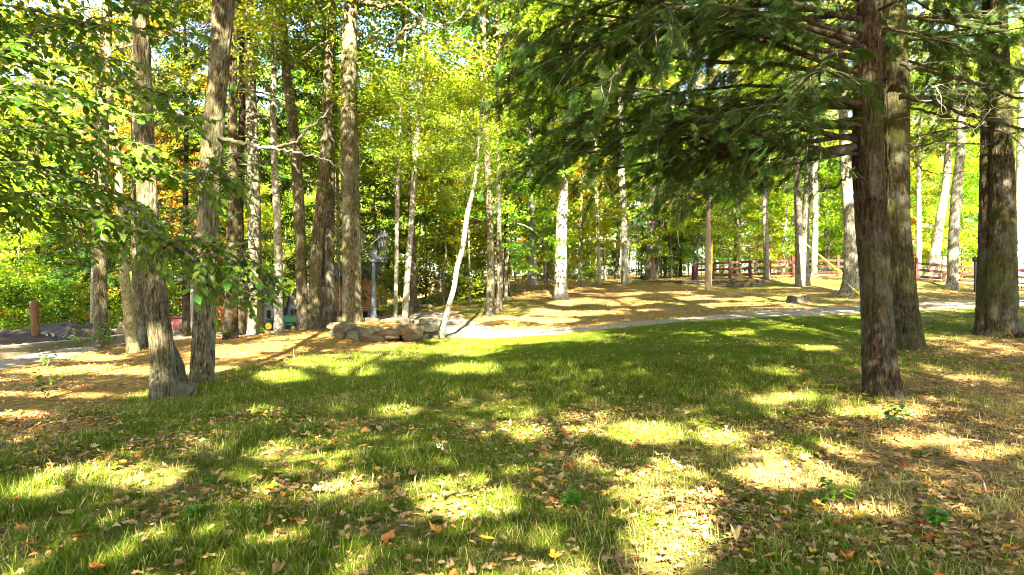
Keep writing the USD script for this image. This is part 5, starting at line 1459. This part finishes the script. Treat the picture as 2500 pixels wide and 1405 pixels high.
S = at(1948, 28)
ts = thing('tree_stump', 'low weathered tree stump on the leafy slope above the driveway', 'stump', S)
zz = np.array([-.1, 0, .06, .14, .20, .24, .26])
part(ts, 'stump_side', trunk_mesh(np.c_[np.full(7, S[0]), np.full(7, S[1]), S[2] + zz], np.array([.36, .34, .31, .29, .28, .27, .25]), 40, .14, 5, .5, 9), 'dark_bark', smooth=True)
part(ts, 'cut_face', lathe([(0, .275), (.16, .272), (.25, .262)], 24, S), 'heart_wood')

fence_pts = [(1692, 42.5), (1696, 42.4), (1740, 41.6), (1782, 41.2), (1831, 41.2), (1879, 41.2), (1936, 41.2), (1990, 40.9), (2046, 40.4), (2110, 40.1), (2238, 38.4), (2400, 38.6), (2560, 38.6), (2720, 38.6)]
tfn = thing('rail_fence', 'dark red three-rail post fence along the rise', 'fence', at(1990, 40.9))
posts = []
for k, (px, d) in enumerate(fence_pts):
    p0 = at(px, d)
    posts.append(p0)
    hgt = [.85, 1.0, 1.0, 1.05, 1.05, 1.1, 1.25, 1.2, 1.25, 1.25, 1.28, 1.28, 1.28, 1.28][k]
    part(tfn, 'post', turn(box(-.075, .075, -.075, .075, -.2, hgt, .015), rz=ro.normal(0, .06), rx=ro.normal(0, .015), at=p0), 'fence_red')
    if k > 1:
        p1, p2 = posts[k - 1], posts[k]
        for z in (.22, .58, .95):
            if k == 2 and z < .3:
                continue
            a_, b_ = p1 + [0, -.02, z + ro.normal(0, .015)], p2 + [0, -.02, z + ro.normal(0, .015)]
            L = np.linalg.norm(b_ - a_)
            rl = box(0, L - .14, -.03, .03, -.07, .07, .012)
            dd = unit(b_ - a_)
            part(tfn, 'rail', turn(rl, rz=math.atan2(dd[1], dd[0]), ry=-math.asin(dd[2]), at=a_ + dd * .07), 'fence_red')

G0 = at(2381, 34.0)
tg_ = thing('metal_gate', 'black metal gate with thin bars beside the double hemlock', 'gate', G0)
part(tg_, 'gate_post', join([box(G0[0] - .05, G0[0] + .05, G0[1] - .05, G0[1] + .05, G0[2] - .2, G0[2] + 1.45, .01)]), 'black_paint')
part(tg_, 'post_cap', lathe([(0, 1.45), (.07, 1.45), (.075, 1.49), (.12, 1.52), (.14, 1.66), (.06, 1.74), (0, 1.78)], 8, G0), 'black_paint')
x1 = G0[0] + 4.4
gzz = lambda x: G0[2] + .0 * x
for z in (.10, .55, 1.12):
    part(tg_, 'gate_rail', box(G0[0] + .06, x1, G0[1] - .015, G0[1] + .015, G0[2] + z - .02, G0[2] + z + .02), 'black_paint')
arcp = np.array([[G0[0] + .06 + u * 4.3, G0[1], G0[2] + 1.14 + .28 * math.sin(math.pi * u)] for u in np.linspace(0, 1, 20)])
part(tg_, 'gate_arch', tube(arcp, .02, 6), 'black_paint')
for x in np.arange(G0[0] + .18, x1, .16):
    u = (x - G0[0] - .06) / 4.3
    part(tg_, 'gate_bar', box(x - .009, x + .009, G0[1] - .009, G0[1] + .009, G0[2] + .122, G0[2] + .53), 'black_paint')
    if int(x * 100) % 2:
        part(tg_, 'gate_bar', box(x - .009, x + .009, G0[1] - .009, G0[1] + .009, G0[2] + .572, G0[2] + 1.10), 'black_paint')

U = at(1727, 35.5)
tu = thing('utility_pole', 'weathered wooden utility pole in front of the curved stone wall', 'utility pole', U)
zz = np.linspace(-.3, 9, 24)
part(tu, 'pole', tube(np.c_[U[0] + 0 * zz + .012 * zz, U[1] + 0 * zz, U[2] + zz], .145 - .006 * zz, 16), 'pole_wood', smooth=40)
part(tu, 'yellow_conduit', tube(np.array([[U[0] + .20, U[1] + .02, U[2] + .1], [U[0] + .24, U[1] + .02, U[2] + 2.6]]), .035, 8), 'guard_yellow')
top = np.array([U[0] + .1, U[1], U[2] + 8.3])
for px, d, kk, gy0, lab in [(2092, 34.0, 0, 672, 'guy wire with a yellow guard running down to the double grey trunk'), (2122, 26.0, 1, 702, 'guy wire with a yellow guard coming down by the nearest hemlock')]:
    g0 = at(px, d)
    tgw = thing('guy_wire', lab, 'guy wire', g0)
    tp = P(1727, 395, 35.5) if kk == 0 else P(1980, 610, 32)
    part(tgw, 'wire', tube(np.array([g0, tp]), .006, 5), 'steel_cable')
    u0 = unit(tp - g0)
    part(tgw, 'guard', tube(np.array([g0 + u0 * .05, g0 + u0 * (2.3 if kk == 0 else 1.5)]), .042, 8), 'guard_yellow')
    if kk == 0:
        part(tgw, 'white_sleeve', tube(np.array([g0 + u0 * 2.35, g0 + u0 * 3.6]), .022, 8), 'steel_cable')
for k, (a_, b_, lab) in enumerate([((1380, 556, 46), (1727, 470, 35.5), 'upper utility wire from the pole toward the woods'), ((1380, 562, 46), (1727, 480, 35.5), 'lower utility wire from the pole toward the woods')]):
    pa, pb = P(*a_), P(*b_)
    u = np.linspace(0, 1, 16)[:, None]
    solo('utility_wire', tube(pa * (1 - u) + pb * u - np.c_[0 * u, 0 * u, 4 * .25 * u * (1 - u)], .014, 4), 'black_paint', lab, 'wire')
D2 = at(1703, 41.5)
td = thing('lamp_post', 'slim black lamp post behind the curved stone wall', 'lamp post', D2)
part(td, 'pole', lathe([(0, -.1), (.10, -.1), (.09, .3), (.055, .35), (.05, 2.35), (0, 2.35)], 14, D2), 'black_paint', smooth=35)
for s_ in (-1, 1):
    part(td, 'arm', tube(np.array([D2 + [0, 0, 2.25], D2 + [.2 * s_, 0, 2.22], D2 + [.28 * s_, 0, 2.36]]), .02, 6), 'black_paint')
    part(td, 'lantern', lathe([(0, 2.36), (.06, 2.38), (.10, 2.62), (.13, 2.64), (.05, 2.76), (0, 2.82)], 8, D2 + [.28 * s_, 0, 0]), 'black_paint')

# ------------------------------------------------------------------ left background: retaining wall, mounds, sheds, tractor
tl = thing('retaining_wall', 'low concrete retaining wall with a rough cap at the left', 'retaining wall', at(120, 21))
wl = spline(np.array([[*at(-260, 17.6)[:2]], [*at(-60, 19.2)[:2]], [*at(110, 21.5)[:2]], [*at(235, 23.8)[:2]], [*at(300, 25.8)[:2]]]), 60)
zt = np.array([float(H(x, y)) for x, y in wl])
zt = np.linspace(zt[0] + .50, zt[-1] + .34, 60)
nl = unit(np.gradient(wl, axis=0)); nl = np.c_[-nl[:, 1], nl[:, 0]]


def slabline(p, n_, hw, z0, z1):
    q = np.stack([np.c_[p - n_ * hw, z0], np.c_[p - n_ * hw, z1], np.c_[p + n_ * hw, z1], np.c_[p + n_ * hw, z0]], 1)
    m = len(p)
    F_ = [[i * 4 + k, i * 4 + (k + 1) % 4, i * 4 + 4 + (k + 1) % 4, i * 4 + 4 + k] for i in range(m - 1) for k in range(4)] + [[0, 3, 2, 1], [m * 4 - 4, m * 4 - 3, m * 4 - 2, m * 4 - 1]]
    F_ = np.array(F_)
    return q.reshape(-1, 3), np.vstack([F_[:, [0, 1, 2]], F_[:, [0, 2, 3]]])


part(tl, 'wall_face', slabline(wl, nl, .12, zt - 1.2, zt - .072), 'wall_concrete')
for k in range(0, 59, 4):
    e = min(k + 4, 59)
    seg = spline(wl[k:e + 1], 5)
    tt = np.linspace(zt[k], zt[e], 5)
    seg[0] += (seg[1] - seg[0]) * .06
    part(tl, 'cap_stone', slabline(seg, nl[np.clip(np.arange(k, k + 5), 0, 59)], .15, tt - .07 + ro.normal(0, .006), tt + ro.normal(0, .008)), 'wall_concrete')


def heap(name, c, sx, sy, sz, mt, label, cat, seed, rough=.35, n=40, rz=0.0):
    """A sagging heap or draped sheet over it."""
    u = np.linspace(-1, 1, n)
    X, Y, f = grid(u, u)
    r2 = np.sqrt(X ** 2 + Y ** 2)
    z = np.clip(1 - r2 ** 2.2, -.15, 1) * (1 - rough + 2 * rough * meshkit.fbm(np.c_[X * 2.2, Y * 2.2, 0 * X + seed], 4, seed)) + (meshkit.noise(np.c_[X * 9, Y * 9, 0 * X], seed) - .5) * rough * .25
    v = np.c_[X * sx, Y * sy, z * sz]
    k = r2 < 1.12
    f = f[k[f].all(1)]
    used, f = np.unique(f, return_inverse=True)
    v, f = v[used], f.reshape(-1, 3)
    return solo(name, turn((v, f), rz=rz, at=c), mt, label, cat, smooth=True)


heap('soil_mound', at(25, 23.5, -.1), 2.6, 1.5, .85, 'dark_soil', 'greyish brown soil mound behind the low wall at the far left', 'mound', 3)
heap('tarpaulin', at(175, 26.0, -.1), 2.3, .9, .95, 'tarp_brown', 'long brown heap under a crumpled tarpaulin behind the low wall', 'tarpaulin', 5, .45, 60)
heap('tarpaulin', at(110, 24.6, -.1), .9, .6, .75, 'tarp_black', 'black plastic sheet bunched beside the brown wooden post', 'tarpaulin', 8, .5, 50)
for px, d, s in [(15, 21.8, .16), (35, 21.9, .2), (55, 22.2, .15), (72, 22.5, .17)]:
    p0 = at(px, d, .25)
    solo('rock', turn(rock(ro, s * 1.2, s, s * .8), rz=ro.uniform(0, 3), at=p0), 'field_stone', {15: 'first rock from the left end of the heap behind the wall', 35: 'larger rock behind the low wall, second from the left', 55: 'third rock from the left behind the low wall', 72: 'rock nearest the brown post behind the low wall'}[px], 'rock')
b0 = at(90, 23.4)
solo('wooden_post', turn(lathe([(0, -.3), (.15, -.3), (.14, .3), (.125, 1.2), (.13, 1.70), (.11, 1.74), (0, 1.755)], 14), rx=.03, ry=-.04, at=b0), 'post_wood', 'sawn-off brown wooden post behind the low retaining wall', 'post', smooth=False)
c0 = at(437, 31)
tb = thing('storage_bin', 'faded red bin on a grey block beside the gravel', 'bin', c0)
part(tb, 'box', box(c0[0] - .40, c0[0] + .34, c0[1] - .3, c0[1] + .3, c0[2] + .18, c0[2] + .72, .03), 'bin_red')
part(tb, 'lid', box(c0[0] - .44, c0[0] + .38, c0[1] - .34, c0[1] + .34, c0[2] + .722, c0[2] + .79, .02), 'bin_red')
part(tb, 'block', box(c0[0] - .3, c0[0] + .2, c0[1] - .28, c0[1] + .28, c0[2] - .1, c0[2] + .178, .02), 'wall_concrete')
c1 = at(275, 29)
solo('concrete_block', turn(box(-.75, .55, -.4, .4, -.3, .55, .03), rz=.15, at=c1), 'wall_concrete', 'pale concrete block behind the end of the low wall', 'block')
heap('log_pile', at(298, 28.2, .0), .42, .35, .75, 'heart_wood', 'small pile of split wood between the block and the mossy trunk', 'wood pile', 12, .6, 30)


# barn with plank doors
def planks(parent, name, o, ux, z0, z1, w0, w1, pw, mt, th=.03, gap=.006, horizontal=False):
    """Boards on a wall through o along unit vector ux (towards the viewer is -normal)."""
    nrm = np.array([ux[1], -ux[0], 0])
    if horizontal:
        z = z0
        while z < z1 - .02:
            h = min(pw, z1 - z)
            v, f = box(w0, w1, -th / 2, th / 2, z, z + h - gap, .006)
            v = o + v[:, :1] * ux + v[:, 1:2] * (-nrm) + v[:, 2:] * [0, 0, 1]
            part(parent, name, (v, f), mt)
            z += h
    else:
        w = w0
        while w < w1 - .02:
            b_ = min(pw, w1 - w)
            v, f = box(w, w + b_ - gap, -th / 2, th / 2, z0, z1, .005)
            v = o + v[:, :1] * ux + v[:, 1:2] * (-nrm) + v[:, 2:] * [0, 0, 1]
            part(parent, name, (v, f), mt)
            w += b_


o = at(612, 34.5); o[2] = float(H(o[0], o[1])) - .05
ux = np.array([-1.0, .06, 0]); ux /= np.linalg.norm(ux)
tsH = thing('barn', 'small barn with orange-brown plank doors crossed by braces, behind the dark hemlock', 'barn', o)
bk = np.array([-ux[1], ux[0], 0]) * -1
bk = bk if bk[1] > 0 else -bk


def obox(w0, w1, d0, d1, z0, z1, b=.01):
    v, f = box(w0, w1, d0, d1, z0, z1, b)
    return o + v[:, :1] * ux + v[:, 1:2] * bk + v[:, 2:] * [0, 0, 1], f


part(tsH, 'wall', obox(-.25, 3.4, .10, 3.2, -.1, 2.5), 'grey_shed')
dr = part(tsH, 'door', obox(.05, 1.05, .02, .06, .08, 2.2), 'door_wood')
dr2 = part(tsH, 'door', obox(1.10, 2.2, .02, .06, .08, 2.2), 'door_wood')
for D_, w0, w1 in ((dr, .05, 1.05), (dr2, 1.10, 2.2)):
    for wv in np.arange(w0, w1 - .05, .2):
        part(D_, 'plank', obox(wv + .004, min(wv + .196, w1), -.004, .018, .08, 2.2, .004), 'door_wood')
    for a_, b_ in (((w0 + .06, .15), (w1 - .06, 1.12)), ((w1 - .06, .15), (w0 + .06, 1.12)), ((w0 + .06, 1.2), (w1 - .06, 2.12))):
        p0, p1 = o + ux * a_[0] + bk * -.02 + np.array([0, 0, a_[1]]), o + ux * b_[0] + bk * -.02 + np.array([0, 0, b_[1]])
        part(D_, 'brace', tube(np.array([p0, p1]), .05, 4), 'door_wood')
    for z in (.12, 1.16, 2.14):
        part(D_, 'brace', obox(w0, w1, -.04, -.006, z - .06, z + .06, .005), 'door_wood')
part(tsH, 'trim', obox(-.12, .02, -.01, .098, -.05, 2.4), 'black_paint')
part(tsH, 'roof', join([obox(-.5, 3.7, -.4, 1.7, 2.5, 2.62), obox(-.5, 3.7, .1, 1.7, 2.622, 2.9)]), 'roof_shingle')

o = at(918, 41.0); o[2] -= .05
ux = np.array([-1.0, .05, 0]); ux /= np.linalg.norm(ux)
bk = np.array([ux[1], -ux[0], 0])
bk = bk if bk[1] > 0 else -bk
tc_ = thing('cabin', 'orange log-sided cabin with a dark roof behind the big sunlit maple', 'cabin', o)
part(tc_, 'wall', obox(0, 3.5, .04, 3.0, .32, 2.45), 'siding_wood')
z = .34
while z < 2.42:
    lg = np.array([o + ux * .02 + bk * .03 + [0, 0, z + .06], o + ux * 3.48 + bk * .03 + [0, 0, z + .06]])
    part(tc_, 'log', tube(lg, .066, 8), 'siding_wood')
    z += .13
for w_ in (.0, 1.55, 1.75, 3.5):
    part(tc_, 'corner_board', obox(w_ - .06, w_ + .06, -.09, -.045, .3, 2.45), 'siding_wood')
for w_ in (.3, 1.6, 3.1):
    part(tc_, 'foundation_block', obox(w_ - .2, w_ + .2, .0, .4, -.2, .318), 'wall_concrete')
part(tc_, 'skirt', obox(.05, 3.4, .5, .55, -.15, .316), 'black_paint')
rv = np.array([[-.35, -.45, 2.42], [3.85, -.45, 2.42], [3.85, 1.5, 3.3], [-.35, 1.5, 3.3], [-.35, 3.5, 2.42], [3.85, 3.5, 2.42]])
rv = np.vstack([rv, rv - [0, 0, .12]])
rf = np.array([[0, 1, 2], [0, 2, 3], [3, 2, 5], [3, 5, 4], [6, 8, 7], [6, 9, 8], [9, 11, 8], [9, 10, 11], [0, 6, 7], [0, 7, 1], [4, 5, 11], [4, 11, 10], [0, 3, 9], [0, 9, 6], [3, 4, 10], [3, 10, 9], [1, 8, 2], [1, 7, 8], [2, 11, 5], [2, 8, 11]])
part(tc_, 'roof', (o + rv[:, :1] * ux + rv[:, 1:2] * bk + rv[:, 2:] * [0, 0, 1], rf), 'roof_shingle')
part(tc_, 'gable', (o + np.array([[3.2, 3.2, 2.2]]) * 0 + np.array([(ux * w_ + bk * d_ + np.array([0, 0, z_])) for w_, d_, z_ in ((.01, .05, 2.40), (.01, 2.95, 2.40), (.01, 1.5, 3.15), (.06, .05, 2.40), (.06, 2.95, 2.40), (.06, 1.5, 3.15))]), np.array([[0, 1, 2], [3, 5, 4]])), 'siding_wood')

o = at(612, 37.5)
heap('tarpaulin', at(652, 35.6, -.1), .75, .6, 1.75, 'grey_shed', 'pale covered stack between barn and garden tractor', 'tarpaulin', 15, .4, 40)
heap('brush_pile', at(735, 36.5, -.1), 1.3, .7, 1.9, 'tarp_black', 'dark brush and tarpaulin heap behind the garden tractor', 'brush pile', 18, .5, 40)
heap('tarpaulin', at(720, 33.4, -.05), .48, .45, .98, 'tarp_black', 'shiny black plastic heap on the trailer behind the tractor', 'tarpaulin', 19, .55, 44)

T0 = at(672, 32.6)
tt_ = thing('garden_tractor', 'green garden tractor with yellow wheel hubs parked on the gravel', 'tractor', T0)


def tp_(name, m, mt, parent=None, smooth=False):
    v, f = mesh_vf(m)
    return part(parent or tt_, name, (v + T0, f), mt, smooth=smooth)


def wheel(x, y, r, w, nm='wheel'):
    prof = lathe([(r * .62, -w / 2), (r * .9, -w / 2), (r, -w * .35), (r, w * .35), (r * .9, w / 2), (r * .62, w / 2)], 24)
    ty = turn(prof, rx=math.pi / 2, at=(x, y, r))
    p = tp_(nm, ty, 'rubber', smooth=35)
    tp_('rim', turn(lathe([(0, -w * .30), (r * .25, -w * .34), (r * .30, -w * .1), (r * .55, -w * .12), (r * .64, -w * .42), (r * .64, w * .42), (0, w * .42)], 20), rx=math.pi / 2, at=(x, y, r)), 'tractor_yellow', p, 35)


for s_ in (-.32, .32):
    wheel(-.18, s_, .25, .2)
    wheel(.95, s_ * .9, .17, .15)
tp_('body', join([box(-.45, .35, -.24, .24, .28, .50, .05), box(-.02, 1.05, -.17, .17, .27, .36, .03)]), 'tractor_green')
tp_('hood', box(.42, 1.18, -.20, .20, .362, .74, .08), 'tractor_green')
for s_ in (-.30, .30):
    tp_('fender', box(-.42, .10, s_ - .11, s_ + .11, .51, .57, .025), 'tractor_green')
tp_('seat', join([box(-.30, .08, -.19, .19, .52, .60, .03), box(-.36, -.26, -.19, .19, .60, .98, .04)]), 'rubber')
tp_('steering_wheel', turn((lambda m: (m.vertices, m.faces))(trimesh.creation.torus(.16, .018)), ry=.6, at=(.34, 0, .86)), 'rubber', smooth=True)
tp_('steering_column', tube(np.array([[.5, 0, .6], [.34, 0, .86]]), .025, 8), 'rubber')
tp_('trailer', join([box(1.30, 2.25, -.33, .33, .30, .36, .01), box(1.30, 1.34, -.33, .33, .362, .6, .01), box(1.34, 2.25, -.33, -.30, .362, .55, .01), box(1.34, 2.25, .30, .33, .362, .55, .01), box(1.05, 1.30, -.03, .03, .26, .30)]), 'tractor_green')
for s_ in (-.38, .38):
    wheel(1.80, s_, .17, .12)

# ------------------------------------------------------------------ small plants and sticks
def seedling(label, p0, h, n, leaf, seed, lean=(0, 0), mt='green_leaves', spread=.5, cat='seedling', name='seedling'):
    r_ = np.random.default_rng(seed)
    t_ = thing(name, label, cat, p0)
    C, D, N_, L_, tubes = [], [], [], [], []
    for k in range(n):
        q = branch_path(r_, p0, (lean[0] + r_.normal(0, spread * .5), lean[1] + r_.normal(0, spread * .5), 1), h * r_.uniform(.6, 1), 8, droop=.3, wander=.3)
        tubes.append(tube(q, np.linspace(.006, .002, 9) * max(h, .5), 4, False))
        for w in range(3, 9):
            for s_ in (-1, 1):
                a = r_.uniform(0, 6.28)
                C.append(q[w]); D.append([math.cos(a), math.sin(a), r_.uniform(-.4, .2)]); N_.append(r_.normal(0, .3, 3) + [0, 0, 1]); L_.append(leaf * r_.uniform(.6, 1.2))
    part(t_, 'stem', join(tubes), 'twig_bark')
    C, D, N_, L_ = map(np.array, (C, D, N_, L_))
    v, f, tn = leaf_quads(C, D, N_, L_, L_ * .28, np.clip(r_.normal(.45, .2, len(C)), 0, .9), .25, 1)
    part(t_, 'foliage', (v, f), mt, tone=tn)


seedling('leafy green shrub at the foot of the grey maple by the low wall', at(248, 20.8), 1.25, 22, .13, 1, cat='shrub', name='shrub', spread=1.2)
seedling('small seedling left of the leafy shrub at the low wall', at(190, 20.5), .7, 5, .11, 2)
seedling('seedling on the needle bank between shrub and lower seedling', at(112, 16.5), .65, 4, .11, 3)
seedling('dark-stemmed seedling on the needle bank at the left', at(112, 10.0), .52, 5, .085, 4)
seedling('seedling beside the foot of the barn-door hemlock', at(552, 21.2), .5, 4, .10, 5)
seedling('tuft of leaves at the foot of the squat light trunk', at(640, 23.6), .35, 5, .10, 6)
seedling('weed with narrow leaves standing in litter below the nearest hemlock', at(2195, 7.9), .34, 6, .085, 7, mt='beech_leaves', cat='weed', name='weed')
seedling('broad-leaved weed in the grass at lower right', at(2030, 5.0), .26, 6, .07, 8, mt='beech_leaves', cat='weed', name='weed')
seedling('low leafy weed at lower left among the grass', at(470, 4.75), .14, 7, .07, 9, mt='beech_leaves', cat='weed', name='weed')
seedling('bright weed in the grass near the bottom, right of the sunlit patch', at(1400, 4.9), .16, 6, .06, 10, mt='beech_leaves', cat='weed', name='weed')
seedling('pale-leaved weed in litter at the lower right corner', at(2290, 4.6), .16, 6, .065, 11, mt='beech_leaves', cat='weed', name='weed')
F0 = at(1073, 5.95)
tfw = thing('wildflower', 'white wildflower head on a bent stem in the sunlit grass', 'flower', F0)
part(tfw, 'stem', tube(np.array([F0, F0 + [.005, 0, .12], F0 + [.0, .01, .21]]), .003, 4), 'green_leaves')
C = F0 + [0, .01, .205] + ro.normal(0, .014, (14, 3))
v, f, tn = leaf_quads(C, ro.normal(0, 1, (14, 3)), ro.normal(0, 1, (14, 3)), np.full(14, .02), np.full(14, .008), np.full(14, .5), .2)
part(tfw, 'petals', (v, f), 'petal_white')
for k, (px, d, L, az, lab) in enumerate([(2150, 8.3, .5, .5, 'thin pale stick lying under the nearest hemlock'), (2330, 7.2, .6, .2, 'curved twig lying in the sunlit litter at right'), (720, 15.5, .5, 2.0, 'pale forked twig standing on the needle bank'), (560, 17, .45, .9, 'short pale stick on the needle bank'), (1000, 4.6, .35, 2.4, 'grey twig in the grass near the bottom'), (2420, 5.2, .5, 1.2, 'dead stalk in the grass at the lower right')]):
    p0 = at(px, d, .03)
    q = branch_path(ro, p0, (math.cos(az), math.sin(az), .12 if k != 2 else .9), L, 9, droop=.1, wander=.35)
    solo('stick', tube(q, np.linspace(.006, .003, 10), 5), 'dead_twig', lab, 'stick')
